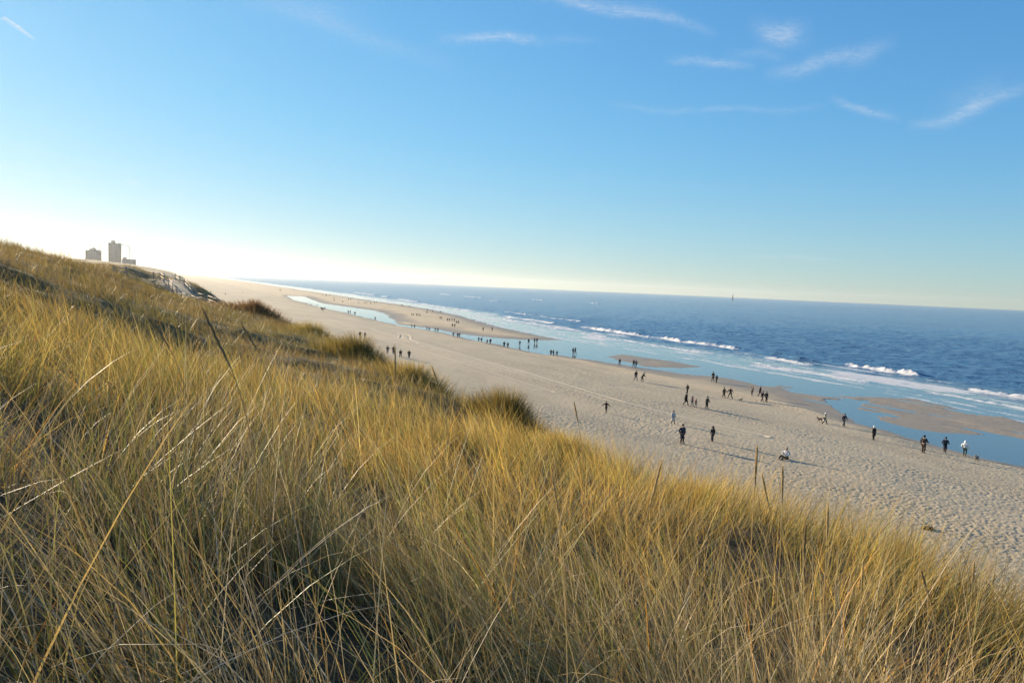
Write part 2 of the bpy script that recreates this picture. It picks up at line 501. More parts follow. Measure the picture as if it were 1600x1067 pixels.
XS_Y = [-400, 20, 45, 60, 81, 100, 130, 165, 200, 264, 416, 550, 722, 1250, 40000]
XS_X = [104, 105.5, 109.5, 112, 117, 118.5, 118, 117, 115, 119, 143.5, 144, 148, 150, 150]
BREAKERS = [  # x0, y0, x1, y1, height, foam
    (160.5, 272, 158, 163, 0.95, 1.0), (156.5, 132, 154.3, 104, 1.15, 1.0), (148.5, 150, 144, 126, 0.5, 0.9),
    (141.5, 91, 142.5, 70, 0.55, 0.95), (157, 160, 153.5, 133, 0.85, 0.0), (190, 420, 186, 300, 0.5, 0.6), (142.5, 68, 140, 30, 0.6, 0.9), (139, 238, 136, 150, 0.28, 0.8), (131, 140, 128, 96, 0.25, 0.75), (163, 360, 160, 285, 0.6, 0.9), (149, 330, 145, 250, 0.35, 0.8), (170, 520, 165, 400, 0.6, 0.9), (128, 92, 127, 60, 0.2, 0.7), (172, 250, 169, 200, 0.3, 0.0), (168, 118, 166, 80, 0.45, 0.0),
    (186, 640, 184, 560, 0.7, 1.0), (196, 730, 197, 700, 0.9, 1.0), (206, 900, 205, 780, 0.7, 1.0),
    (345, 880, 352, 820, 0.9, 0.9), (360, 1010, 362, 960, 1.0, 1.0), (420, 830, 425, 800, 0.9, 1.0), (455, 745, 458, 722, 0.9, 1.0), (300, 690, 303, 668, 0.7, 1.0)]


def build_sea():
    rr = np.concatenate([growth(60, 420, 1.0036), growth(420, 1500, 1.006)[1:], growth(1500, 7000, 1.05)[1:]])
    X, Y, Q = polar(-2, 68, 980, rr)
    xc, yc = X[Q].mean(1), Y[Q].mean(1)
    sd_sea = poly_sd(SEA_POLY, X, Y); sd_pool = poly_sd(POOL_POLY, X, Y)
    near = (np.maximum(sd_sea, sd_pool) > -4 - np.hypot(X, Y) / 60) | ((X > 86) & (Y < 98))
    keep = near[Q].any(1)
    V, Q, at = compact(np.stack([X, Y], 1), Q, {'s': sd_sea, 'p': sd_pool}, keep)
    X, Y = V[:, 0].copy(), V[:, 1].copy()
    xs = np.interp(Y, XS_Y, XS_X)
    rr_ = np.hypot(X, Y)
    off = X - xs + 3.0 * (fbm(X / 9, Y / 14, 71) - 0.5) + 7 * (fbm(X / 60, Y / 28, 73) - 0.5) * sstep(-2, 6, X - xs) + 1.2 * (fbm(X / 2, Y / 3, 75) - 0.5)                   # metres seaward of the swash line
    deep = sstep(14, 42, off)
    amp = sstep(8, 50, off)
    z = np.zeros_like(X)
    rg = np.random.default_rng(5)
    fade = np.clip(1.2 - rr_ / 900, 0, 1)
    for k in range(16):
        lam = rg.uniform(3.5, 15); ang = math.pi + rg.normal(0.25, 0.42); ph = rg.uniform(0, 6.28)
        kx, ky = math.cos(ang) * 2 * math.pi / lam, math.sin(ang) * 2 * math.pi / lam
        p = kx * X + ky * Y + ph + 1.2 * fbm(X / 30, Y / 30, 80 + k)
        s = np.sin(p)
        z += (0.011 * lam) * (1 - np.abs(s)) ** 1.3 * 0.9
    z = (z - z.mean()) * amp * fade
    chop = (fbm(X / 2.2, Y / 3.4, 91) - 0.5) * 0.26 * amp * np.clip(1.15 - rr_ / 450, 0, 1)
    z += chop
    z += (fbm(X / 3, Y / 6, 93) - 0.5) * 0.10 * sstep(2, 10, off)
    # surf foam
    foam = np.zeros_like(X)
    n_c = fbm(X / 0.7, Y / 1.3, 107, 3)
    wl = 1.2 + rr_ / 170
    n_a = fbm(X / 5, Y / 16, 95, 4); n_b = fbm(X / 2, Y / 5, 97, 4)
    sw = np.exp(-((off - 0.8) / wl) ** 2) * (0.15 + 0.85 * n_b)
    line2 = np.exp(-((off - 5.5 - 5 * (fbm(X * 0 + 3, Y / 22, 99) - 0.5)) / (0.9 + rr_ / 320)) ** 2) * (0.05 + 0.95 * n_a)
    line3 = np.exp(-((off - 13 - 9 * (fbm(X * 0 + 7, Y / 30, 101) - 0.5)) / (1.2 + rr_ / 300)) ** 2) * (0.0 + 1.0 * n_a)
    patch = sstep(0.46, 0.70, n_a) * sstep(1, 6, off) * (1 - sstep(26, 46, off)) * 0.72
    patch2 = sstep(0.52, 0.66, n_b) * sstep(1, 5, off) * (1 - sstep(22, 40, off)) * 0.55
    foam = np.maximum.reduce([sw, line2, line3, patch, patch2])
    foam = np.maximum(foam, sstep(0.45, 0.62, n_a) * sstep(2, 8, off) * (1 - sstep(30, 46, off)) * 0.5 * sstep(250, 420, Y))
    for (x0, y0, x1, y1, h, f) in BREAKERS:
        ex, ey = x1 - x0, y1 - y0; ln = math.hypot(ex, ey); ex /= ln; ey /= ln
        u = (X - x0) * ex + (Y - y0) * ey
        nx, ny = (ey, -ex) if ey > 0 else (-ey, ex)          # normal that points out to sea
        v = (X - x0) * nx + (Y - y0) * ny
        v = v + 4.5 * (fbm(Y / 14.0 + x0, X * 0, 103) - 0.5) + 1.6 * (fbm(Y / 2.0, X * 0 + x0, 104) - 0.5)
        tip = min(10.0, ln * 0.22)
        prof = sstep(0, tip, u) * (1 - sstep(ln - tip, ln, u))
        hgt = 0.72 * h * prof * (0.35 + 1.2 * fbm(X * 0 + x0, Y / 3.0, 105))
        sc = 1 + max(0, (math.hypot(x0, y0) - 300) / 500)
        ridge = np.where(v < 0, np.exp(-(v / (0.8 * sc)) ** 2), np.exp(-(v / (3.0 * sc)) ** 2))
        z += hgt * ridge + 0.55 * h * prof * ridge * (n_c - 0.5) * 2
        if f:
            fr = np.where(v < 0, np.exp(-(v / (2.2 * sc)) ** 2), np.exp(-(v / (0.55 * sc)) ** 2)) * prof * f * (0.25 + 1.25 * n_c)
            tail = np.where(v < 0, np.exp(-((v + 4) / 5.5) ** 2), 0) * prof * f * 0.75 * n_b
            foam = np.maximum.reduce([foam, fr * 1.15, tail])
    inner = sstep(-1.5, 0.5, off)
    foam *= inner
    z *= inner
    P = np.stack([X, Y, z], 1)
    A = {'foam': np.clip(foam, 0, 1.2), 'deep': deep}
    cx, cy = X[Q].mean(1), Y[Q].mean(1)
    in_pool = (at['p'][Q].mean(1) > at['s'][Q].mean(1)) & (cy < 95) & (cx < 112)
    v2, q2, a2 = compact(P, Q, A, ~in_pool)
    props(link('sea', mesh_np('sea', v2, q2, a2), M['sea']), kind='structure')
    v3, q3, a3 = compact(P * [1, 1, 0], Q, {}, in_pool)
    props(link('tide_pool', mesh_np('tide_pool', v3, q3, a3), M['pool']), kind='structure')


# ------------------------------------------------------------------ grass
def blades(P, Ln, W, phi, th0, kap, rot, segs, cB, cT):
    n = len(P); t = np.linspace(0, 1, segs + 1)
    tm = (t[1:] + t[:-1]) / 2
    th = th0[:, None] + kap[:, None] * tm[None, :] ** 1.4
    dh = np.concatenate([np.zeros((n, 1)), np.cumsum(np.sin(th), 1)], 1) * (Ln / segs)[:, None]
    dz = np.concatenate([np.zeros((n, 1)), np.cumsum(np.cos(th), 1)], 1) * (Ln / segs)[:, None]
    C = np.empty((n, segs + 1, 3))
    C[..., 0] = P[:, 0, None] + dh * np.cos(phi)[:, None]
    C[..., 1] = P[:, 1, None] + dh * np.sin(phi)[:, None]
    C[..., 2] = P[:, 2, None] + dz
    wp = np.clip((1 - t) ** 0.55, 0.06, 1) * (0.75 + 0.25 * np.sin(np.pi * np.minimum(t * 2, 1)))
    s = np.stack([np.cos(rot), np.sin(rot), np.zeros(n)], 1)[:, None, :] * (W[:, None] * wp[None, :] / 2)[..., None]
    V = np.stack([C - s, C + s], 2).reshape(-1, 3)
    cc = cB[:, None, :] + (cT - cB)[:, None, :] * (t[None, :, None] ** 0.8)
    cc = np.repeat(cc[:, :, None, :], 2, 2).reshape(-1, 3)
    b = (np.arange(n)[:, None] * (segs + 1) * 2 + np.arange(segs)[None, :] * 2).ravel()
    Q = np.stack([b, b + 1, b + 3, b + 2], 1)
    return V, Q, cc


def join_np(parts):
    V, Q, C = [], [], []; o = 0
    for v, q, c in parts:
        V.append(v); Q.append(q + o); C.append(c); o += len(v)
    return np.concatenate(V), np.concatenate(Q), np.concatenate(C)


PAL = np.array([
    (0.44, 0.31, 0.12), (0.40, 0.26, 0.075), (0.34, 0.25, 0.12), (0.50, 0.40, 0.22), (0.22, 0.13, 0.055), (0.13, 0.085, 0.042),
    (0.15, 0.17, 0.05), (0.21, 0.22, 0.085), (0.10, 0.125, 0.045), (0.27, 0.25, 0.14), (0.42, 0.22, 0.07), (0.34, 0.33, 0.11)])


PAL_CREST = PAL * np.array([1.22, 1.24, 1.12])  # grass palette lifted in colour so the crest looks sunlit
PAL_DRY = np.array([
    (0.50, 0.38, 0.20), (0.46, 0.32, 0.13), (0.46, 0.37, 0.25), (0.62, 0.52, 0.37), (0.24, 0.16, 0.085), (0.13, 0.09, 0.05),
    (0.22, 0.25, 0.06), (0.28, 0.29, 0.09), (0.12, 0.16, 0.05), (0.33, 0.29, 0.18), (0.55, 0.28, 0.07), (0.44, 0.40, 0.12)])


def blade_cols(x, y, rg, gold=0.0, PAL=PAL):
    n = len(x)
    g = fbm(x / 1.6, y / 1.6, 111, 3); b = fbm(x / 3.5, y / 3.5, 113, 3)
    w = np.empty((n, len(PAL)))
    w[:] = np.array([1.8, 1.6, 1.3, 0.9, 0.9, 0.6, 0.42, 0.55, 0.28, 0.8, 0.5, 0.6])
    gr = sstep(0.44, 0.62, g)[:, None]
    w[:, [6, 7, 8, 11]] *= 0.45 + 3.2 * gr
    br = sstep(0.48, 0.68, b)[:, None]
    w[:, [4, 5]] *= 0.6 + 2.0 * br
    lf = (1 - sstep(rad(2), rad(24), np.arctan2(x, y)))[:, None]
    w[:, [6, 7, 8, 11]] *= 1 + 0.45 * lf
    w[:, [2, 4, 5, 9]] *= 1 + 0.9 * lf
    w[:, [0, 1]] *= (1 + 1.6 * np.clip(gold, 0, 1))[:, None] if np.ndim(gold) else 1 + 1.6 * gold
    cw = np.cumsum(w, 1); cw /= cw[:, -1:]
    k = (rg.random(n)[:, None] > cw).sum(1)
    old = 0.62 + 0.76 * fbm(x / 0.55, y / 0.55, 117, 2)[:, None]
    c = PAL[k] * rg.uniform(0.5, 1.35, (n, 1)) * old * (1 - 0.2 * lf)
    green = np.isin(k, [6, 7, 8, 11])
    cT = np.where((green & (rg.random(n) < 0.45))[:, None], PAL[0] * rg.uniform(0.8, 1.1, (n, 1)), c * rg.uniform(0.9, 1.25, (n, 1)))
    cB = np.where((~green & (rg.random(n) < 0.3))[:, None], PAL[9] * 0.8, c)
    return cB, cT


def lean_dir(x, y, rg, spread):
    """wind-combed direction of lean: mostly to the left of the view, the seaward edge leaning out over the slope"""
    ang_cam = np.arctan2(x, y)                      # bearing from the viewer
    left = math.pi + rad(-25.5)                     # world angle that points to the viewer's left
    f = fbm(x / 2.2, y / 2.2, 121, 2)
    right = sstep(0.30, 0.75, f + 0.55 * sstep(rad(18), rad(52), ang_cam) - 0.22)
    base = left * (1 - right) + (left - math.pi) * right
    return base + rg.normal(0, 1, len(x)) * spread


def grass_zone(rg, n, r0, r1, amin, amax, segs, lrange, wrange, xmax, tuft=0.75, spread=0.75, per=26, sig=0.10, dull=0.0, pal=PAL, gap=1.5, thr=0.32):
    nt = max(1, int(n * tuft / per))

    def area_pts(k):
        r = np.sqrt(rg.uniform(r0 ** 2, r1 ** 2, k)); a = np.radians(rg.uniform(amin, amax, k))
        return r * np.sin(a), r * np.cos(a)
    tx, ty = area_pts(nt)
    s = rg.lognormal(0, 0.35, nt)
    k = rg.integers(0, nt, int(n * tuft))
    ox, oy = rg.normal(0, sig, len(k)) * s[k], rg.normal(0, sig, len(k)) * s[k]
    x1, y1 = tx[k] + ox, ty[k] + oy
    x2, y2 = area_pts(n - len(k))
    x = np.concatenate([x1, x2]); y = np.concatenate([y1, y2])
    hs = np.concatenate([(0.8 + 0.4 * vnoise(tx, ty, 7) )[k] * np.clip(s[k], 0.75, 1.3), rg.uniform(0.5, 1.0, len(x2))])
    out_a = np.concatenate([np.arctan2(oy, ox), rg.uniform(0, 6.28, len(x2))])
    keep = (x < xmax) & (np.hypot(x, y) > r0 * 0.9)
    pd = line_d(WALK_XY, x, y)
    keep &= pd > 2.2
    keep &= rg.random(len(x)) < sstep(thr, thr + 0.2, fbm(x / gap, y / gap, 131, 3))
    x, y, hs, out_a = x[keep], y[keep], hs[keep], out_a[keep]
    n = len(x)
    z = dune(x, y) - 0.02
    Ln = rg.uniform(*lrange, n) * hs
    short = rg.random(n) < 0.25
    Ln = np.where(short, Ln * rg.uniform(0.35, 0.7, n), Ln)
    W = rg.uniform(*wrange, n)
    phi = lean_dir(x, y, rg, spread)
    mix = rg.random(n) < 0.35
    phi = np.where(mix, out_a + rg.normal(0, 0.5, n), phi)
    th0 = np.abs(rg.normal(0.33, 0.2, n)); kap = np.abs(rg.normal(0.55, 0.4, n))
    flat = rg.random(n) < 0.07
    th0 = np.where(flat, rg.uniform(0.7, 1.3, n), th0)
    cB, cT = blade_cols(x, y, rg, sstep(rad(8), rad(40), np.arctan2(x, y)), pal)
    if dull:
        own = np.array([0.20, 0.15, 0.075]) * (0.55 + 0.9 * fbm(x / 4, y / 5, 141, 3))[:, None]
        own = own + np.array([-0.05, 0.0, -0.015]) * sstep(0.5, 0.65, fbm(x / 5, y / 7, 143, 3))[:, None]
        cB = cB * (1 - 0.65 * dull) + own * 0.65 * dull; cT = cT * (1 - 0.65 * dull) + own * 0.65 * dull
    return blades(np.stack([x, y, z], 1), Ln, W, phi, th0, kap, rg.uniform(0, math.pi, n), segs, cB, cT)


def build_grass():
    rg = np.random.default_rng(23)
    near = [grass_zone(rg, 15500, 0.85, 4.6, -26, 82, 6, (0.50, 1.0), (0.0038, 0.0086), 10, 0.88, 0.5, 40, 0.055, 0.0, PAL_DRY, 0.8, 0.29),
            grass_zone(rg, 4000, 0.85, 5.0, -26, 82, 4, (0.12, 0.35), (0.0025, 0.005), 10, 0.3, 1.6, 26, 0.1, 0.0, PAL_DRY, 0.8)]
    v, q, c = join_np(near)
    props(link('foreground_grass', mesh_np('foreground_grass', v, q, {'col': c}, False), M['dry_blade']),
          'tall straw and green dune grass bending over the nearest slope', 'dune grass', kind='stuff')
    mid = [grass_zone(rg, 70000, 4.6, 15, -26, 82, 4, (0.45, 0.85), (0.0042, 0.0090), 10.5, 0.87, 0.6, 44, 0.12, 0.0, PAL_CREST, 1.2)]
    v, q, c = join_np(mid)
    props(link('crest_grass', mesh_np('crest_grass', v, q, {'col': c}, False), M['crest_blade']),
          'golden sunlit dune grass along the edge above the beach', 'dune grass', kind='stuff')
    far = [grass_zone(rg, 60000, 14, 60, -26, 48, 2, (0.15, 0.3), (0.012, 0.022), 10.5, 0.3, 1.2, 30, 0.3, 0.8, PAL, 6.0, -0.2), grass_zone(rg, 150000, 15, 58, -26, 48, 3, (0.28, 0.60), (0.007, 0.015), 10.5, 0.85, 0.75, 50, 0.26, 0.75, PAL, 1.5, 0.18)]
    v, q, c = join_np(far)
    props(link('hillside_grass', mesh_np('hillside_grass', v, q, {'col': c}, False), M['blade']),
          'brown and olive grass covering the dune hillside under the skyline', 'dune grass', kind='stuff')
    xfar = [grass_zone(rg, 110000, 58, 190, -16, 12, 2, (0.3, 0.55), (0.025, 0.05), 9, 0.8, 0.8, 30, 0.5, 0.85)]
    v, q, c = join_np(xfar)
    props(link('distant_dune_grass', mesh_np('distant_dune_grass', v, q, {'col': c}, False), M['blade']),
          'hazy olive grass on the second dune behind the wooden fence', 'dune grass', kind='stuff')


def tussock(name, px, py, Yd, w, h, n, label, cat, pal, grp=None, wid=(0.008, 0.016), stiff=False):
    """a single clump: blades fanning out of one root mound"""
    rg = np.random.default_rng(int(px * 7 + py))
    d = ray(px, py); X0, Y0 = d[0] / d[1] * Yd, Yd
    z0 = float(dune(np.array([X0]), np.array([Y0]))[0])
    r = np.abs(rg.normal(0, 0.62, n)); a = rg.uniform(0, 2 * math.pi, n)
    lob = 0.75 + 0.5 * vnoise(a * 1.6 + px, r * 0 + 3, 9)
    lx, ly = r * lob * np.cos(a) * w * 0.36, r * lob * np.sin(a) * w * 0.36
    z = dune(X0 + lx, Y0 + ly) - z0 - 0.03
    Ln = h * rg.uniform(0.55, 1.3, n) * (1.05 - 0.3 * np.minimum(r, 1.8)) * (0.7 + 0.6 * vnoise(lx * 3 / w + px, ly * 3 / w, 19))
    th0 = 0.12 + 0.42 * np.minimum(r, 1.6) * rg.uniform(0.5, 1.2, n); kap = np.abs(rg.normal(0.5, 0.3, n)) * (0.3 if stiff else 1)
    phi = a + rg.normal(0, 0.45, n)
    pal = np.array(pal); c = pal[rg.integers(0, len(pal), n)] * rg.uniform(0.75, 1.25, (n, 1))
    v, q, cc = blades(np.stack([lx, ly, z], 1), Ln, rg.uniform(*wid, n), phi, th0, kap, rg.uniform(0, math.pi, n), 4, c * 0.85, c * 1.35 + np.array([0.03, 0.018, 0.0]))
    o = link(name, mesh_np(name, v, q, {'col': cc}, False), M['blade'])
    o.location = (X0, Y0, z0)
    return props(o, label, cat, grp)


def build_tussocks():
    dk = [(0.14, 0.11, 0.045), (0.20, 0.155, 0.06), (0.28, 0.21, 0.08), (0.14, 0.13, 0.05)]
    gd = [(0.36, 0.26, 0.085), (0.28, 0.22, 0.08), (0.22, 0.20, 0.07), (0.42, 0.30, 0.12)]
    gn = [(0.17, 0.16, 0.06), (0.24, 0.20, 0.08), (0.30, 0.24, 0.10)]
    br = [(0.11, 0.062, 0.036), (0.16, 0.095, 0.055), (0.09, 0.055, 0.035), (0.20, 0.13, 0.075)]
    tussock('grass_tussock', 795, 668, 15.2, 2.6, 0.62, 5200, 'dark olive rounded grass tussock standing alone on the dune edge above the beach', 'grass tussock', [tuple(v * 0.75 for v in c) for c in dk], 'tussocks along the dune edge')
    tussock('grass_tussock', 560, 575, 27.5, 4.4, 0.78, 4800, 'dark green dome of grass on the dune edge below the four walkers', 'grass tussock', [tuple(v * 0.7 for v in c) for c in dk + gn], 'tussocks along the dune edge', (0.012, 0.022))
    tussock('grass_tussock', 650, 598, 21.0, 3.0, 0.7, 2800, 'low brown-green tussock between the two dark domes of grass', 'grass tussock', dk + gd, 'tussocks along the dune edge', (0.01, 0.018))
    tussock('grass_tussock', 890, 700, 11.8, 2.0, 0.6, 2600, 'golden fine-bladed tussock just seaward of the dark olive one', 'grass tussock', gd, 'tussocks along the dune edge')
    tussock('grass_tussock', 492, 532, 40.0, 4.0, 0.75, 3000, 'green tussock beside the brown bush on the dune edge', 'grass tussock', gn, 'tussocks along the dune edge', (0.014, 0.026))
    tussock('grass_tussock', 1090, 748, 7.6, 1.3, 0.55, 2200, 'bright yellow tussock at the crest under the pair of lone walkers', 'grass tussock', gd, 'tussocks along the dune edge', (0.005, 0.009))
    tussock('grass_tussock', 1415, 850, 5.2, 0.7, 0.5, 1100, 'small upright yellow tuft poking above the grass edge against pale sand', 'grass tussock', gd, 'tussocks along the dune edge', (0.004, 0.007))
    tussock('brown_bush', 400, 512, 52, 5.6, 0.78, 4200, 'dense reddish brown bush lying along the dune edge past the green tussocks', 'bush', br, 'brown bushes by the path', (0.02, 0.04), True)
    tussock('brown_bush', 346, 500, 57, 4.6, 0.6, 2600, 'thinner brown bush tailing off towards the wooden handrail', 'bush', br, 'brown bushes by the path', (0.02, 0.04), True)


def tube(pts, radii, n=6):
    pts = np.array(pts, float); m = len(pts)
    T = np.gradient(pts, axis=0); T /= np.linalg.norm(T, axis=1)[:, None] + 1e-12
    ref = np.array([0.31, 0.17, 0.93]) if abs(T[0][2]) < 0.9 else np.array([1.0, 0.1, 0])
    A = np.cross(T, ref); A /= np.linalg.norm(A, axis=1)[:, None] + 1e-12
    B = np.cross(T, A)
    an = np.linspace(0, 2 * math.pi, n, endpoint=False)
    V = pts[:, None, :] + np.array(radii)[:, None, None] * (A[:, None, :] * np.cos(an)[None, :, None] + B[:, None, :] * np.sin(an)[None, :, None])
    V = V.reshape(-1, 3)
    i = np.arange(m - 1)[:, None] * n; j = np.arange(n)[None, :]
    Q = np.stack([i + j, i + (j + 1) % n, i + n + (j + 1) % n, i + n + j], -1).reshape(-1, 4)
    return V, Q


def seed_stalk(tip, hb, dep, label, tone):
    """one flowering stalk: stem and furry seed head, rooted in the dune"""
    rg = np.random.default_rng(int(tip[0] * 3 + tip[1]))
    a, b = at_depth(*tip, dep), at_depth(*hb, dep)
    d = (b - a) / np.linalg.norm(b - a)
    L2 = 0.55
    p1 = b + d * L2 * 0.5
    gx, gy = p1[0] + d[0] * 0.15, p1[1] + d[1] * 0.15
    gz = float(dune(np.array([gx]), np.array([gy]))[0]) - 0.02
    g = np.array([gx, gy, gz])
    t = np.linspace(0, 1, 12)[:, None]
    stem = (1 - t) ** 2 * b + 2 * (1 - t) * t * p1 + t ** 2 * g
    stem = np.concatenate([[b - d * 0.02], stem])
    root = empty('seed_stalk', tuple(g))
    props(root, label, 'seed stalk', 'seed stalks rising from the dune grass')
    v, q = tube(stem - g, np.linspace(0.0017, 0.0028, len(stem)), 5)
    cc = np.tile(np.array([[0.46, 0.35, 0.17]]), (len(v), 1))
    link('stem', mesh_np('stem', v, q, {'col': cc}), M['blade'], root)
    hl = np.linalg.norm(b - a)
    m = 14; s = np.linspace(0, 1, m)
    rad_ = 0.0054 * np.sin(np.pi * np.clip(s * 0.93 + 0.05, 0, 1)) ** 0.6 * (0.75 + 0.4 * s) * (0.85 + 0.3 * rg.random(m))
    core = b + (a - b) * s[:, None] + 0.004 * rg.normal(0, 0.3, (m, 3))
    v1, q1 = tube(core - g, rad_ * 0.8, 7)
    c1 = np.array(tone) * rg.uniform(0.8, 1.15, (len(v1), 1))
    nb = 420
    k = rg.random(nb); P = b + (a - b) * k[:, None] - g
    dirr = rg.normal(0, 1, (nb, 3)); dirr -= (dirr @ d)[:, None] * d; dirr /= np.linalg.norm(dirr, axis=1)[:, None]
    rr = np.interp(k, s, rad_)
    e0 = P + dirr * rr[:, None] * 0.6; e1 = e0 - d * 0.013 + dirr * rr[:, None] * 0.55
    sd = np.cross(dirr, d) * 0.0011
    v2 = np.stack([e0 - sd, e0 + sd, e1 + sd * 0.3, e1 - sd * 0.3], 1).reshape(-1, 3)
    q2 = np.arange(nb * 4).reshape(-1, 4)
    c2 = np.repeat(np.array(tone) * rg.uniform(0.8, 1.6, (nb, 1)), 4, 0)
    v, q, c = join_np([(v1, q1, c1), (v2, q2, c2)])
    link('seed_head', mesh_np('seed_head', v, q, {'col': c}), M['seed'], root)


def build_stalks():
    tan, drk, gld = (0.48, 0.36, 0.20), (0.30, 0.215, 0.12), (0.55, 0.42, 0.21)
    S = [((317, 484), (360, 574), 2.4, 'thick dark seed head leaning well over below the wooden handrail', drk),
         ((237, 497), (264, 543), 3.2, 'slim brown seed head leaning on the shaded hillside grass', drk),
         ((378, 508), (402, 547), 3.6, 'small dark seed head leaning in front of the brown bush', drk),
         ((897, 629), (904, 664), 4.6, 'short straight seed head against the sand beside the lone walker with swinging arms', tan),
         ((1034, 721), (1014, 796), 2.9, 'long pale seed head tilting towards the sea in the golden grass', gld),
         ((862, 738), (873, 802), 3.2, 'dull tan seed head half sunk among the golden grass in the middle', tan),
         ((1183, 698), (1179, 768), 2.9, 'tallest seed head standing upright against the sand near the seated person', tan),
         ((1191, 742), (1201, 790), 3.3, 'short tilted seed head right behind the tallest one', gld),
         ((1223, 729), (1222, 786), 3.2, 'thin upright seed head against sand just seaward of the tallest one', tan),
         ((1294, 789), (1292, 846), 3.0, 'pale upright seed head at the grass edge on the seaward slope', gld),
         ((1259, 820), (1256, 872), 3.0, 'brown seed head in grass just below the edge', drk),
         ((1349, 878), (1346, 922), 3.0, 'stubby yellow seed head low in the seaward grass', gld),
         ((1440, 893), (1452, 934), 3.4, 'dark slanted seed head leaning inland among arching blades', drk),
         ((1522, 880), (1519, 918), 3.6, 'last pale seed head before the bottom of the dune edge', tan),
         ((675, 573), (686, 604), 4.4, 'small curled golden seed head beside the dark olive tussock', gld),
         ((671, 607), (673, 634), 4.4, 'little blond seed head just below the curled golden one', gld),
         ((617, 540), (618, 592), 4.0, 'tall thin stalk crossing in front of the four walkers at the dune edge', tan)]
    for s in S: seed_stalk(*s)


# ------------------------------------------------------------------ people
def skin_mesh(name, verts, edges, sub=1, root=0):
    me = bpy.data.meshes.new(name)
    me.from_pydata([v[:3] for v in verts], edges, [])
    o = bpy.data.objects.new(name, me); col.objects.link(o)
    o.modifiers.new('s', 'SKIN')
    for k, v in enumerate(verts):
        sv = me.skin_vertices[0].data[k]
        r = v[3] if isinstance(v[3], tuple) else (v[3], v[3])
        sv.radius = r
        sv.use_root = (k == root)
    if sub: 
        m = o.modifiers.new('u', 'SUBSURF'); m.levels = sub; m.render_levels = sub
    bpy.context.view_layer.update()
    dg = bpy.context.evaluated_depsgraph_get()
    ev = o.evaluated_get(dg)
    out = bpy.data.meshes.new_from_object(ev)
    out.name = name
    bpy.data.objects.remove(o); bpy.data.meshes.remove(me)
    for p in out.polygons: p.use_smooth = True
    return out


def chain(verts, edges, pts, start=None):
    prev = start
    ids = []
    for p in pts:
        verts.append(p); k = len(verts) - 1; ids.append(k)
        if prev is not None: edges.append((prev, k))
        prev = k
    return ids


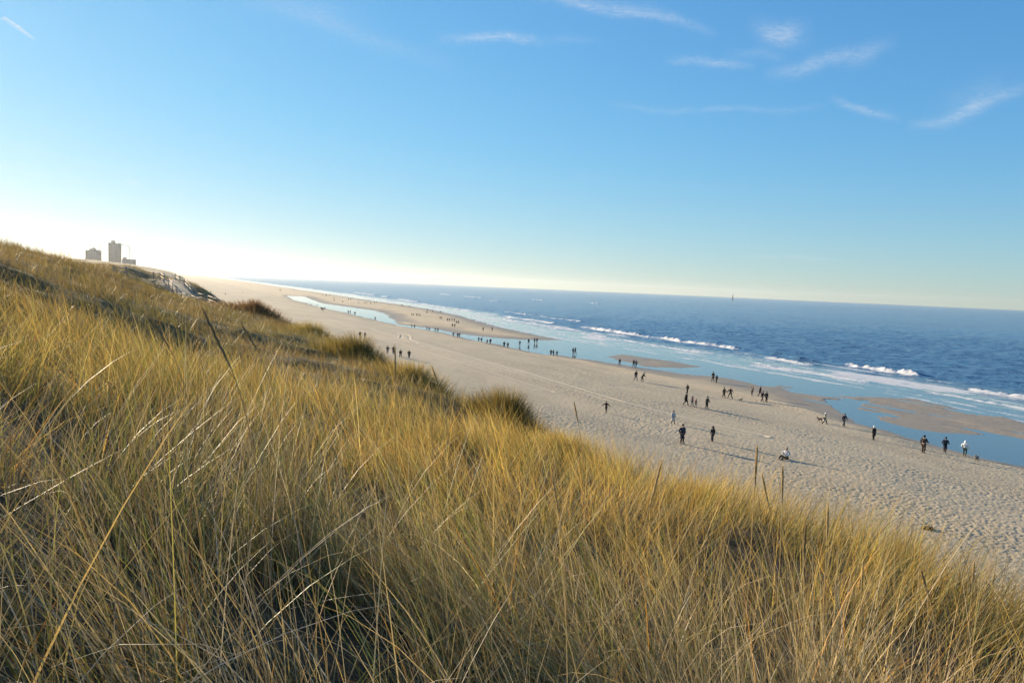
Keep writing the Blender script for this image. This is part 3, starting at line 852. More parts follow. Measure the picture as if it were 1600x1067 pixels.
def figure(pose):
    """meshes of a 1.75 m person facing +Y: body, jacket, long_coat, trousers, shoes, hair, hat, hood"""
    st, aL, aR, lean, kind = pose['stride'], pose['armL'], pose['armR'], pose.get('lean', 0.03), pose.get('kind', 'stand')
    out = {}
    if kind == 'sit':
        hip = (0, -0.05, 0.14); chest = (0, -0.16, 0.50); neck = (0, -0.14, 0.68); head = (0, -0.10, 0.83)
        kneeL, ankL, toeL = (-0.12, 0.42, 0.24), (-0.13, 0.82, 0.08), (-0.14, 0.94, 0.12)
        kneeR, ankR, toeR = (0.12, 0.40, 0.34), (0.12, 0.70, 0.08), (0.13, 0.83, 0.05)
        elL, haL = (-0.26, -0.02, 0.40), (-0.14, 0.24, 0.34); elR, haR = (0.26, -0.02, 0.40), (0.14, 0.22, 0.40)
        hL, hR = (-0.10, 0.0, 0.13), (0.10, 0.0, 0.13)
        shL, shR = (-0.19, -0.15, 0.60), (0.19, -0.15, 0.60)
    else:
        hip = (0, 0, 0.93); chest = (0, lean, 1.27); neck = (0, lean * 1.3, 1.47); head = (0, lean * 1.5 + 0.015, 1.63)
        s = st
        hL, hR = (-0.095, 0, 0.88), (0.095, 0, 0.88)
        kneeL, ankL, toeL = (-0.10, 0.06 + 0.5 * s, 0.49), (-0.10, s * 0.95, 0.09), (-0.11, s * 0.95 + 0.15, 0.035 + 0.02 * max(0, s))
        kneeR, ankR, toeR = (0.10, 0.08 - 0.32 * s, 0.48), (0.10, -s, 0.09 + 0.10 * abs(s)), (0.11, -s + 0.13, 0.035)
        shL, shR = (-0.20, lean, 1.40), (0.20, lean, 1.40)

        def arm(sx, a):
            if a == 'head': return (sx * 0.36, lean + 0.02, 1.52), (sx * 0.14, lean + 0.06, 1.70)
            if a == 'out': return (sx * 0.40, lean + 0.02, 1.17), (sx * 0.60, lean + 0.02, 1.00)
            if a == 'pocket': return (sx * 0.30, lean - 0.07, 1.13), (sx * 0.21, lean + 0.08, 0.98)
            if a == 'fore': return (sx * 0.26, lean + 0.03, 1.13), (sx * 0.22, lean + 0.30, 1.08)
            return (sx * 0.26, lean - 0.02 + 0.16 * a, 1.13), (sx * 0.27, lean + 0.36 * a + 0.04, 0.90 + 0.06 * abs(a))
        elL, haL = arm(-1, aL); elR, haR = arm(1, aR)
    # body
    V, E = [], []
    V.append((*hip, (0.14, 0.10)))
    c = chain(V, E, [((hip[0] + chest[0]) / 2, (hip[1] + chest[1]) / 2, (hip[2] + chest[2]) / 2, (0.125, 0.09)), (*chest, (0.15, 0.10)), (*neck, 0.055)], 0)
    chain(V, E, [(head[0], head[1], head[2] - 0.06, (0.062, 0.07)), (head[0], head[1] + 0.005, head[2] + 0.02, (0.075, 0.092)), (head[0], head[1] - 0.01, head[2] + 0.085, (0.06, 0.075))], c[-1])
    hd = len(V) - 2
    chain(V, E, [(head[0], head[1] + 0.10, head[2] - 0.005, 0.016)], hd)
    for sx, sh, el, ha in ((-1, shL, elL, haL), (1, shR, elR, haR)):
        ids = chain(V, E, [(*sh, 0.055), (*el, 0.042), (*ha, 0.028)], c[1])
        f = np.array(ha) - np.array(el); f /= np.linalg.norm(f)
        palm = np.array(ha) + f * 0.06
        pid = chain(V, E, [(*palm, (0.035, 0.018))], ids[-1])[0]
        for q in range(4):
            w = np.array([0.0, 1, 0]) * (q - 1.5) * 0.018
            chain(V, E, [(*(palm + f * 0.05 + w), 0.008), (*(palm + f * (0.085 + 0.01 * (1 - abs(q - 1.2))) + w + np.array([-sx * 0.015, 0, 0])), 0.007)], pid)
        chain(V, E, [(*(palm - f * 0.01 + np.array([0, 0.045, 0])), 0.009), (*(palm + f * 0.03 + np.array([-sx * 0.01, 0.06, 0])), 0.008)], pid)
    for h, k, a, t in ((hL, kneeL, ankL, toeL), (hR, kneeR, ankR, toeR)):
        chain(V, E, [(*h, 0.085), (*k, 0.055), (*a, 0.038), (*t, (0.04, 0.025))], 0)
    out['body'] = skin_mesh('person', V, E, 1)
    # jacket
    V, E = [], []
    V.append((hip[0], hip[1], hip[2] + 0.02, (0.178, 0.135)))
    c = chain(V, E, [((hip[0] + chest[0]) / 2, (hip[1] + chest[1]) / 2, (hip[2] + chest[2]) / 2, (0.165, 0.125)), (*chest, (0.185, 0.135)), (neck[0], neck[1], neck[2] - 0.02, 0.085)], 0)
    for sh, el, ha in ((shL, elL, haL), (shR, elR, haR)):
        chain(V, E, [(*sh, 0.082), (*el, 0.066), (*ha, 0.05)], c[1])
    out['jacket'] = skin_mesh('jacket', V, E, 1)
    if kind != 'sit':
        V2 = list(V); E2 = list(E)
        chain(V2, E2, [(0, 0.03 * (1 if st > 0 else 0), 0.70, (0.205, 0.165)), (0, 0.02, 0.52, (0.225, 0.19)), (0, 0.02, 0.47, (0.22, 0.185))], 0)
        out['long_coat'] = skin_mesh('coat', V2, E2, 1)
    # trousers
    V, E = [], []
    V.append((*hip, (0.155, 0.115)))
    for h, k, a in ((hL, kneeL, ankL), (hR, kneeR, ankR)):
        chain(V, E, [(*h, 0.10), (*k, 0.072), (a[0], a[1], a[2] + 0.02, 0.062)], 0)
    out['trousers'] = skin_mesh('trousers', V, E, 1)
    # shoes
    V, E = [], []
    for a, t in ((ankL, toeL), (ankR, toeR)):
        i = len(V)
        chain(V, E, [(a[0], a[1] - 0.05, a[2] - 0.035, 0.05), (a[0], a[1] + 0.02, a[2] - 0.03, 0.055), (t[0], t[1] + 0.03, t[2] + 0.012, (0.05, 0.035))])
    ms = []
    me = bpy.data.meshes.new('t')
    out['shoe'] = skin_mesh('shoes', V[:3], E[:2], 1), skin_mesh('shoes', V[3:], [(0, 1), (1, 2)], 1)
    bpy.data.meshes.remove(me)

    def cap(name, cx, cy, cz, rx, ry, rz, zmin, back=0.0, bump=0.0):
        nu, nv = 14, 9; vs = []; qs = []
        for j in range(nv + 1):
            ph = math.pi * j / nv * 0.62
            for i in range(nu):
                th = 2 * math.pi * i / nu
                front = max(0.0, math.sin(th))
                p = ph * (1 - 0.42 * front)
                x, y, z = math.sin(p) * math.cos(th), math.sin(p) * math.sin(th), math.cos(p)
                vs.append((cx + rx * x, cy + ry * y, cz + rz * z + (-back * max(0, -y) if j > nv - 3 else 0)))
        for j in range(nv):
            for i in range(nu):
                qs.append((j * nu + i, (j + 1) * nu + i, (j + 1) * nu + (i + 1) % nu, j * nu + (i + 1) % nu))
        m = bpy.data.meshes.new(name); m.from_pydata(vs, [], qs); m.update()
        for p in m.polygons: p.use_smooth = True
        return m
    hx, hy, hz = head
    out['hair'] = cap('hair', hx, hy - 0.01, hz + 0.02, 0.096, 0.118, 0.128, 0, 0.06)
    out['hat'] = cap('hat', hx, hy - 0.005, hz + 0.035, 0.104, 0.125, 0.135, 0)
    out['hood'] = cap('hood', hx, hy - 0.025, hz + 0.015, 0.135, 0.15, 0.15, 0, 0.12)
    return out


POSES = {
    'stand': dict(stride=0.02, armL='pocket', armR='pocket', lean=0.02),
    'stand_low': dict(stride=-0.04, armL=-0.05, armR=0.08, lean=0.02),
    'walk': dict(stride=0.26, armL=-0.55, armR=0.6, lean=0.05),
    'walk_b': dict(stride=-0.22, armL=0.5, armR='pocket', lean=0.05),
    'stroll': dict(stride=0.15, armL='pocket', armR=0.3, lean=0.04),
    'stride_wide': dict(stride=0.36, armL='out', armR='out', lean=0.06),
    'holding': dict(stride=-0.14, armL='out', armR=0.2, lean=0.03),
    'holding_b': dict(stride=0.14, armL=0.1, armR='out', lean=0.03),
    'hands_up': dict(stride=0.08, armL='head', armR='head', lean=0.0),
    'reach': dict(stride=0.05, armL=0.1, armR='fore', lean=0.02),
    'stoop': dict(stride=0.16, armL=0.5, armR='fore', lean=0.24),
    'sit': dict(stride=0, armL=0, armR=0, kind='sit'),
}
FIG = {}


def beach_pt(px, py):
    z = 2.0
    for _ in range(5):
        p = un(px, py, z)
        z = float(beach(np.array([p[0]]), np.array([p[1]]), True)[0][0])
    return p[0], p[1], max(z, -0.05)


def shared_part(name, me, mat, parent):
    o = bpy.data.objects.new(name, me); col.objects.link(o); o.parent = parent
    if not me.materials: me.materials.append(None)
    o.material_slots[0].link = 'OBJECT'; o.material_slots[0].material = mat
    return o


def person(px, py, hpx, pose, top, legs, headgear, label, group, face=None, detail=True, tall=None):
    if pose not in FIG: FIG[pose] = figure(POSES[pose])
    fg = FIG[pose]
    x, y, z = beach_pt(px, py)
    depth = float(np.dot(np.array([x, y, z - EYE]), F0))
    h = hpx * depth / FPX
    sc = tall if tall else float(np.clip(h / 1.74, 0.62, 1.12))
    body = shared_part('person', fg['body'], M['skin'], None)
    body.location = (x, y, z - 0.01)
    if face is None: face = random.choice([0.0, math.pi]) + random.uniform(-0.5, 0.5)
    body.rotation_euler = (0, 0, face)
    wd = random.uniform(1.08, 1.22)
    body.scale = (sc * wd, sc * wd, sc)
    props(body, label, 'person', group)
    coat = top.endswith('_long'); c = top.replace('_long', '')
    shared_part('coat' if coat else 'jacket', fg['long_coat' if coat and 'long_coat' in fg else 'jacket'], cloth(c), body)
    shared_part('trousers', fg['trousers'], cloth(legs), body)
    if headgear:
        kind, hc = headgear
        shared_part(kind, fg[kind], cloth(hc), body)
    if detail:
        for s in fg['shoe']: shared_part('shoe', s, cloth('black'), body)
    return body


def dog(px, py, colr, label, length, face):
    x, y, z = beach_pt(px, py)
    k = length
    V = [(0, 0, 0.42, (0.085, 0.11))]; E = []
    ch = chain(V, E, [(0, 0.22, 0.41, (0.095, 0.135)), (0, 0.34, 0.47, 0.085), (0, 0.44, 0.58, 0.065), (0, 0.52, 0.62, 0.068), (0, 0.62, 0.595, 0.036), (0, 0.69, 0.58, 0.026)], 0)
    hp = chain(V, E, [(0, -0.22, 0.43, (0.085, 0.105))], 0)[0]
    chain(V, E, [(0, -0.36, 0.48, 0.026), (0, -0.50, 0.56, 0.022), (0, -0.60, 0.66, 0.016)], hp)
    for sx in (-1, 1):
        o = 0.06 * sx
        chain(V, E, [(0.075 * sx, 0.24, 0.30, 0.045), (0.08 * sx, 0.22 + o, 0.17, 0.028), (0.08 * sx, 0.26 + o * 1.5, 0.03, 0.022), (0.08 * sx, 0.31 + o * 1.5, 0.02, 0.022)], ch[0])
        chain(V, E, [(0.075 * sx, -0.20, 0.30, 0.06), (0.08 * sx, -0.32 - o, 0.19, 0.03), (0.08 * sx, -0.27 - o * 1.4, 0.03, 0.022), (0.08 * sx, -0.22 - o * 1.4, 0.02, 0.022)], hp)
        chain(V, E, [(0.05 * sx, 0.49, 0.70, 0.022), (0.07 * sx, 0.47, 0.74, 0.012)], ch[3])
    me = skin_mesh('dog', V, E, 1)
    o = link('dog', me, cloth(colr))
    o.location = (x, y, z - 0.01); o.scale = (k, k, k); o.rotation_euler = (0, 0, face)
    props(o, label, 'dog')


AWAY, TOWARD = 0.0, math.pi
SEAW, INLAND = -math.pi / 2, math.pi / 2


def build_people():
    H = lambda k, c: (k, c)
    A = 'walkers on the open sand'
    P = [  # px, py, height px, pose, top, legs, head, label, group, facing
        (1065, 693, 31, 'stand', 'navy_long', 'black', H('hair', 'brown'), 'tall person in a dark navy coat standing upright, largest figure on the beach', A, TOWARD),
        (1113, 690, 24, 'stand_low', 'black', 'navy', H('hood', 'black'), 'hooded person in a black jacket standing seaward of the tall navy-coated one', A, AWAY),
        (1051, 662, 21, 'stroll', 'pale_long', 'grey', H('hair', 'black'), 'person in a pale grey knee-length coat walking alone on dry sand', A, TOWARD),
        (947, 645, 18.5, 'stride_wide', 'black', 'black', H('hair', 'brown'), 'slim person in black striding with both arms swung out', A, INLAND + 0.6),
        (1074, 614, 14, 'stand_low', 'black', 'black', H('hair', 'black'), 'small dark figure directly behind the long-coated person leading two children', A, AWAY),
        (1071, 633, 20.5, 'walk', 'black_long', 'black', H('hair', 'black'), 'person in a long black coat walking ahead of two children in red', A, TOWARD + 0.5),
        (1081, 634.5, 16, 'stroll', 'pink', 'grey', H('hood', 'pink'), 'child in a dusty pink hooded jacket, taller of the two in red tones', A, TOWARD + 0.4),
        (1086.5, 636.5, 14, 'stroll', 'red', 'grey', H('hat', 'red'), 'smaller child in a dark red jacket and hat', A, TOWARD + 0.3),
        (1104, 638.5, 20, 'walk_b', 'olive_long', 'black', H('hair', 'brown'), 'person in a dark olive coat stepping out beside the two children', A, TOWARD + 0.4),
        (1114, 596, 15.5, 'stroll', 'black', 'black', H('hair', 'black'), 'taller of the two in black at the edge of the wet sand', A, AWAY),
        (1119.5, 598, 12.5, 'stand_low', 'black', 'navy', H('hair', 'black'), 'shorter of the two in black at the edge of the wet sand', A, AWAY),
        (1131, 621.5, 16.5, 'holding_b', 'olive_long', 'black', H('hair', 'black'), 'person in a long dark coat holding hands with a companion near a small black dog', A, AWAY + 0.1),
        (1141, 622.5, 17.5, 'stride_wide', 'black', 'black', H('hair', 'blond'), 'blond person in black with arms spread, hand in hand with a companion', A, AWAY),
        (1175, 617.5, 13.5, 'hands_up', 'olive', 'black', H('hair', 'black'), 'person standing with both hands raised to the head', A, INLAND),
        (1187, 619, 16, 'walk', 'black', 'black', H('hair', 'black'), 'rear person of the tight group of three by the wet sand', A, TOWARD + 0.3),
        (1190.5, 627.5, 17, 'walk_b', 'navy', 'black', H('hair', 'black'), 'middle person of the tight group of three in dark jackets', A, TOWARD + 0.3),
        (1197, 628, 16.5, 'stand', 'black', 'black', H('hair', 'brown'), 'front seaward person of the tight group of three', A, TOWARD),
        (1288, 662.5, 18.5, 'walk', 'beige_long', 'black', H('hair', 'white'), 'white-haired person in a beige coat walking with a brown dog', A, TOWARD + 0.5),
        (1318, 666, 20.5, 'walk_b', 'navy', 'navy', H('hair', 'black'), 'broad person in a navy jacket walking between the beige-coated dog walker and the pool', A, TOWARD),
        (1365, 687, 22, 'stand_low', 'black_long', 'black', H('hat', 'white'), 'person in a long black coat and white hat at the pool bank', A, AWAY),
        (1442, 707, 28, 'reach', 'black', 'brown', H('hair', 'black'), 'person in a black jacket reaching one arm forward on the pool bank', A, SEAW),
        (1476, 706, 25, 'walk', 'navy_long', 'black', H('hair', 'black'), 'person in a long navy coat walking along the pool bank, middle of three', A, SEAW + 0.4),
        (1507, 711.5, 24, 'stroll', 'white', 'green', H('hood', 'white'), 'person in a white hooded jacket and dark green trousers by the grey dog', A, SEAW + 0.4),
        (1227, 717, 17, 'sit', 'pale', 'black', H('hair', 'blond'), 'person in a pale top sitting on the sand with dark legs stretched out', 'people resting on the sand', INLAND + 0.25),
        (968, 571.5, 11.5, 'stroll', 'black', 'black', H('hair', 'black'), 'lone dark figure at the near bank of the shallow channel', A, AWAY),
        (990, 574, 12.5, 'walk', 'black', 'black', H('hair', 'black'), 'inland one of a close pair in black walking on the channel bank', A, AWAY),
        (993.8, 574.5, 12, 'walk_b', 'grey', 'black', H('hair', 'brown'), 'seaward one of a close pair walking on the channel bank', A, AWAY),
        (993, 594.5, 16, 'walk', 'black', 'denim', H('hair', 'black'), 'upright person of a pair crossing the sand below the channel', A, TOWARD),
        (1003, 596, 15, 'stoop', 'olive_long', 'black', H('hair', 'black'), 'stooping person in a long dark coat following an upright companion', A, TOWARD + 0.5),
    ]
    for px, py, h, pose, top, legs, hd, lab, grp, face in P:
        tall = 1.0 if pose == 'sit' else None
        person(px, py, h, pose, top, legs, hd, lab, grp, face, True, tall)
    dog(1281, 659, 'dog_brown', 'brown dog trotting beside the white-haired person in beige', 1.0, INLAND)
    dog(1157, 627, 'dog_black', 'small black dog on the sand near the couple holding hands', 0.75, SEAW)
    dog(1526, 721, 'dog_grey', 'shaggy grey-brown dog beside the pool, in front of the white hooded person', 1.15, INLAND + 0.3)

    cl = [  # label, group, [(px, py, h)...]
        ('dark-clad walker in the row of four close below the dune edge', 'four walkers below the dune edge', [(605.5, 553, 13), (614.5, 554, 13), (625.5, 559, 13), (639, 560, 13)]),
        ('dark figure in the pair walking inland of the vehicle tracks', 'pair inland of the tracks', [(562.5, 527.5, 10), (570, 528, 9.5)]),
        ('dark figure in the trio at the near edge of the mirror-wet sand', 'trio on the wet edge', [(860.7, 555.5, 9.5), (864.5, 556, 9.5), (870, 557.5, 10)]),
        ('dark figure in the pair standing out in the shallow water with a reflection', 'pair in the shallows', [(895, 553.5, 10.5), (898.3, 553.5, 11)]),
        ('dark figure of the two close together wading by the sandbar tip', 'waders by the bar tip', [(835, 536.5, 8.5), (838.8, 536.5, 8.5)]),
        ('dark figure wading alone inland of the pair at the sandbar tip', None, [(826, 538, 9)]),
        ('dark figure wading midway along the narrow channel, apart from all others', None, [(812, 540.5, 8.5)]),
        ('dark walker of the pair where the channel bank begins to widen', 'pair on the channel bank', [(787.5, 542.5, 10), (793.2, 544.5, 10)]),
        ('dark walker in the line of four spread along the channel bank', 'four along the channel bank', [(748, 533.5, 7.5), (752, 535, 8), (761, 537.5, 8), (766, 538.5, 9.5)]),
        ('dark figure in the trio crossing the narrow end of the channel', 'trio crossing the channel', [(708.3, 526, 7.5), (714.8, 527, 7.5), (717.6, 527, 7.5)]),
        ('dark figure of two walking apart on the bare sandbar near the surf', 'two apart on the sandbar', [(754.7, 517.5, 6.5), (768.8, 517.5, 6.5)]),
        ('dark figure in the cluster of eight on the middle of the sandbar', 'eight on the sandbar', [(699, 502, 5.2), (702, 502, 5.2), (705.8, 502, 5.2), (709.7, 502.5, 5.2), (713.6, 506, 5.4), (716.2, 506.2, 5.4), (706.8, 511, 6), (710.5, 511.5, 6)]),
        ('dark figure in a pair walking beside the thin stream below the sandbar', 'pairs by the thin stream', [(643.3, 511.5, 5.5), (647.7, 512.5, 6), (667, 516, 6), (670.6, 517, 6.2), (680, 517.8, 6.3), (684, 518.5, 6.5)]),
        ('lone dark figure on the near bank of the blue lagoon', None, [(586, 501, 7)]),
        ('tiny dark figure in the loose row of five near the seaward side of the sandbar', 'five on the sandbar', [(643.5, 493.5, 4), (645.8, 493.6, 4), (651, 493.7, 4.2), (653, 493.8, 4.2), (656, 494.5, 4.3)]),
        ('tiny dark figure of two on the sandbar between the five and the cluster of eight', 'two on the sandbar', [(687.5, 498.6, 4.6), (690, 498.9, 4.8)]),
        ('tiny dark figure walking right along the surf edge of the sandbar', 'walkers at the surf edge', [(668.3, 485.5, 3.6), (666, 489.6, 3.4), (668, 489.6, 3.4), (675.8, 487.8, 3.8), (688.4, 488.8, 3.6)]),
        ('tiny dark figure in the scattered row on the sand beyond the lagoon', 'row beyond the lagoon', [(570, 474.4, 3), (573, 474.4, 3), (579, 475.5, 3.2), (585, 473.8, 3), (588.6, 473.8, 3), (607.8, 477, 2.6), (627.5, 478.6, 3), (629.2, 478.6, 3), (638.8, 480, 3), (640.5, 480, 3)]),
        ('dark figure in the trio at the near tip of the lagoon', 'trio at the lagoon', [(501.8, 484.5, 5.5), (504.3, 486.5, 6.5), (507.2, 484.5, 5)]),
        ('small dark figure in the group standing on the lagoon bank', 'group on the lagoon bank', [(544.2, 490, 5.2), (547.4, 490, 5.2), (553.6, 491.5, 4.4), (555.2, 491.6, 4.4)]),
        ('tiny figure at the far end of the lagoon', 'figures at the lagoon head', [(478.3, 476, 3.4), (486, 477.2, 3.4), (495, 478.6, 3.4)]),
        ('speck-sized walker on the far beach beside the white surf line', 'far walkers by the surf', [(437, 454.2, 2.6), (438.8, 454.8, 2.6), (458, 454.4, 2.2), (461, 454.8, 2.4), (504, 462, 2.4), (508.8, 462.6, 2.6), (510.4, 462.8, 2.6), (515.3, 463.4, 2.6), (521.4, 467, 3), (522.3, 471, 3), (535.5, 473, 3.2), (544.4, 469, 3), (548, 469.2, 3), (560.3, 474, 2.6), (561.8, 469.6, 2.4)]),
        ('speck-sized walker on the pale sand behind the wooden handrail', 'walkers behind the handrail', [(311, 455.5, 3), (322, 456.4, 3), (329.5, 458, 3), (327.6, 463.6, 3.2), (331.5, 463, 3.2), (379.5, 458.8, 2.6), (352, 461, 2.6)]),
    ]
    poses = ['stroll', 'walk', 'stand_low', 'walk_b', 'stand']
    for lab, grp, pts in cl:
        for k, (px, py, h) in enumerate(pts):
            person(px, py, h, random.choice(poses), random.choice(['black', 'black', 'navy', 'olive', 'black_long', 'grey', 'navy_long', 'brown']), random.choice(['black', 'navy', 'denim', 'black']),
                   ('hair', random.choice(['black', 'brown', 'brown'])), lab, grp, None, False)


# ------------------------------------------------------------------ walkway, fence, buildings, small things
def box_np(cx, cy, cz, sx, sy, sz, rz=0.0):
    v = np.array([(x, y, z) for z in (-.5, .5) for y in (-.5, .5) for x in (-.5, .5)]) * [sx, sy, sz]
    c, s = math.cos(rz), math.sin(rz)
    v = np.stack([v[:, 0] * c - v[:, 1] * s + cx, v[:, 0] * s + v[:, 1] * c + cy, v[:, 2] + cz], 1)
    q = np.array([(0, 2, 3, 1), (4, 5, 7, 6), (0, 1, 5, 4), (2, 6, 7, 3), (0, 4, 6, 2), (1, 3, 7, 5)])
    return v, q


def beam_np(a, b, w, h):
    a, b = np.array(a, float), np.array(b, float)
    d = b - a; d /= np.linalg.norm(d)
    s = np.cross(d, [0, 0, 1.0]); s /= np.linalg.norm(s) + 1e-9
    u = np.cross(s, d)
    v = []
    for e in (a, b):
        for i, j in ((-1, -1), (1, -1), (1, 1), (-1, 1)):
            v.append(e + s * i * w / 2 + u * j * h / 2)
    q = np.array([(0, 1, 2, 3), (7, 6, 5, 4), (0, 4, 5, 1), (1, 5, 6, 2), (2, 6, 7, 3), (3, 7, 4, 0)])
    return np.array(v), q


def solids(name, parts, mat, parent=None, smooth=False):
    V, Q = [], []; o = 0
    for v, q in parts: V.append(v); Q.append(q + o); o += len(v)
    return link(name, mesh_np(name, np.concatenate(V), np.concatenate(Q), None, smooth), mat, parent)


def build_walkway():
    root = empty('boardwalk', tuple(WALK[0]))
    props(root, 'sandy wooden boardwalk with grey handrails stepping down the dune to the beach', 'boardwalk')
    O = WALK[0]
    dk = []
    for a, b in zip(WALK[:-1], WALK[1:]):
        n = max(2, int(np.linalg.norm(b - a) / 0.3))
        d = (b - a) / np.linalg.norm(b - a)
        for k in range(n):
            p = a + (b - a) * (k + 0.1) / n; p2 = a + (b - a) * (k + 0.98) / n
            dk.append(beam_np(p - O, p2 - O, 2.2, 0.06))
    solids('deck', dk, M['deck'], root)
    for side in (-1, 1):
        rail = []; low = []
        pts = []
        for i, p in enumerate(WALK):
            d = (WALK[min(i + 1, len(WALK) - 1)] - WALK[max(i - 1, 0)]); d[2] = 0; d /= np.linalg.norm(d)
            s = np.array([d[1], -d[0], 0]) * 1.12 * side
            pts.append(p + s)
        for a, b in zip(pts[:-1], pts[1:]):
            n = max(1, int(round(np.linalg.norm(b - a) / 3.2)))
            rail.append(beam_np(a + [0, 0, 1.05] - O, b + [0, 0, 1.05] - O, 0.09, 0.08))
            low.append(beam_np(a + [0, 0, 0.55] - O, b + [0, 0, 0.55] - O, 0.07, 0.09))
            for k in range(n):
                p = a + (b - a) * k / n
                solids('post', [box_np(*(p - O + [0, 0, 0.2]), 0.13, 0.13, 1.75), box_np(*(p - O + [0, 0, 1.09]), 0.17, 0.17, 0.04)], M['wood'], root)
        solids('handrail', rail, M['wood'], root)
        solids('lower_rail', low, M['wood'], root)
    # low fence on the second dune
    fp = []
    for (px, py) in [(178, 431), (197, 432), (220, 434), (240, 436), (256, 438)]:
        r = ray(px, py); ys = np.linspace(82, 150, 400); tz = dune(r[0] / r[1] * ys, ys)
        hit = np.nonzero(tz > EYE + r[2] / r[1] * ys)[0]
        dd = ys[hit[0]] if len(hit) else 126.0
        fp.append(np.array([r[0] / r[1] * dd, dd, 0]))
    for p in fp: p[2] = float(dune(p[:1], p[1:2])[0])
    root = empty('wooden_fence', tuple(fp[0]))
    props(root, 'low wooden post and rail fence across the top of the hazy second dune', 'fence')
    O = fp[0]
    rl = []
    for a, b in zip(fp[:-1], fp[1:]):
        for hh in (0.5, 0.95): rl.append(beam_np(a + [0, 0, hh] - O, b + [0, 0, hh] - O, 0.06, 0.08))
    for i, p in enumerate(fp):
        solids('post', [box_np(*(p - O + [0, 0, 0.4]), 0.15, 0.15, 1.4), box_np(*(p - O + [0, 0, 1.12]), 0.19, 0.19, 0.05)], M['wood'], root)
    solids('rail', rl, M['wood'], root)


def tower(name, px0, px1, pyt, pyb, D, label, cols, floors, rot, plant, grp=None):
    """a slab block seen far off: ribbed wall, rows of glazing, roof house and masts"""
    c = ray((px0 + px1) / 2, 420); X, Y = c[0] / c[1] * D, D
    w = (ray(px1, 420)[0] / ray(px1, 420)[1] - ray(px0, 420)[0] / ray(px0, 420)[1]) * D * 0.94
    zt = EYE + ray((px0 + px1) / 2, pyt)[2] / ray((px0 + px1) / 2, pyt)[1] * D
    zb = EYE + ray((px0 + px1) / 2, pyb)[2] / ray((px0 + px1) / 2, pyb)[1] * D - 12
    root = empty(name, (X, Y, zb), rot)
    props(root, label, 'building', grp)
    H = zt - zb; dep = w * 0.5
    solids('wall', [box_np(0, 0, H / 2, w, dep, H)], M['concrete'], root)
    for k in range(cols + 1):
        x = -w / 2 + w * k / cols
        solids('pier', [box_np(x, -dep / 2 - 0.5, H / 2, w * 0.035, 1.0, H)], M['concrete'], root)
    for k in range(floors):
        z = 12 + (H - 13) * (k + 0.5) / floors
        solids('window_band', [box_np(0, -dep / 2 - 0.06, z, w * 0.97, 0.12, (H - 13) / floors * 0.5)], M['glass'], root)
    solids('parapet', [box_np(0, 0, H + 0.5, w * 1.02, dep * 1.02, 1.0)], M['roofing'], root)
    for (fx, fw, fh) in plant:
        solids('roof_house', [box_np(fx * w, 0, H + 1 + fh / 2, fw * w, dep * 0.5, fh)], M['concrete'], root)
    return root, w, H, dep


def build_town():
    D = 1500
    r, w, H, dp = tower('tower_block', 169, 190, 381.5, 408, D, 'tall hazy tower block with ribbed facade rising over the dunes', 7, 13, 0.05, [(-0.13, 0.34, 5.0), (0.35, 0.25, 1.2), (-0.42, 0.12, 1.6)])
    solids('antenna', [box_np(-0.1 * w, 0, H + 8, 0.5, 0.5, 6)], M['steel'], r); solids('antenna', [box_np(0.02 * w, 0, H + 7.4, 0.4, 0.4, 5)], M['steel'], r)
    r, w, H, dp = tower('apartment_block', 134, 159, 392.5, 404, D, 'lower wide apartment block with stepped roof and thin masts', 6, 5, -0.08, [(-0.05, 0.45, 3.2), (0.02, 0.16, 5.0), (0.33, 0.2, 1.6)])
    for fx, hh in ((-0.12, 12), (-0.02, 11), (0.36, 11), (0.44, 9.5)):
        solids('mast', [box_np(fx * w, 0, H + hh / 2, 0.45, 0.45, hh), box_np(fx * w, 0, H + hh * 0.85, 2.4, 0.35, 0.35)], M['steel'], r)
    r, w, H, dp = tower('low_building', 190, 213, 406, 411, D - 60, 'long low pale building stepping down beside the tower block', 8, 2, 0.05, [(-0.3, 0.3, 3.0)])
    # tall curved-top lamp mast beside the tower
    c = ray(202, 405); X, Y = c[0] / c[1] * (D - 80), D - 80
    f = lambda px, py: np.array([ray(px, py)[0] / ray(px, py)[1] * (D - 80) - X, 0, EYE + ray(px, py)[2] / ray(px, py)[1] * (D - 80)])
    z0 = f(203, 412)[2] - 10
    root = empty('lamp_mast', (X, Y, z0)); props(root, 'thin tall mast with an arm curving over towards the tower block', 'mast')
    pts = [f(*p) - [0, 0, z0] for p in [(203, 416), (203, 402), (203, 390), (202, 386), (199.5, 384), (195, 383.4), (190.5, 382.5)]]
    v, q = tube(pts, [0.7, 0.6, 0.5, 0.45, 0.4, 0.4, 0.4], 8)
    link('pole', mesh_np('pole', v, q), M['steel'], root)
    solids('lamp_head', [box_np(*(pts[-1] + [0.6, 0, -0.3]), 3.0, 0.8, 0.6)], M['steel'], root)
    # sea mark on the horizon
    p = un(1145, 468.3, 0)
    D2 = 2200; c = ray(1145, 465); X, Y = c[0] / c[1] * D2, D2
    root = empty('navigation_buoy', (X, Y, 0)); props(root, 'small dark pillar buoy standing on the sea near the horizon', 'buoy')
    v, q = tube([(0, 0, -1), (0, 0, 1.6), (0, 0, 2.8)], [3.4, 3.4, 2.0], 14); link('float', mesh_np('float', v, q), M['weed'], root)
    v, q = tube([(0, 0, 2.5), (0, 0, 11), (0, 0, 18.5), (0, 0, 22)], [2.2, 1.7, 1.3, 0.5], 10); link('pillar', mesh_np('pillar', v, q), M['weed'], root)


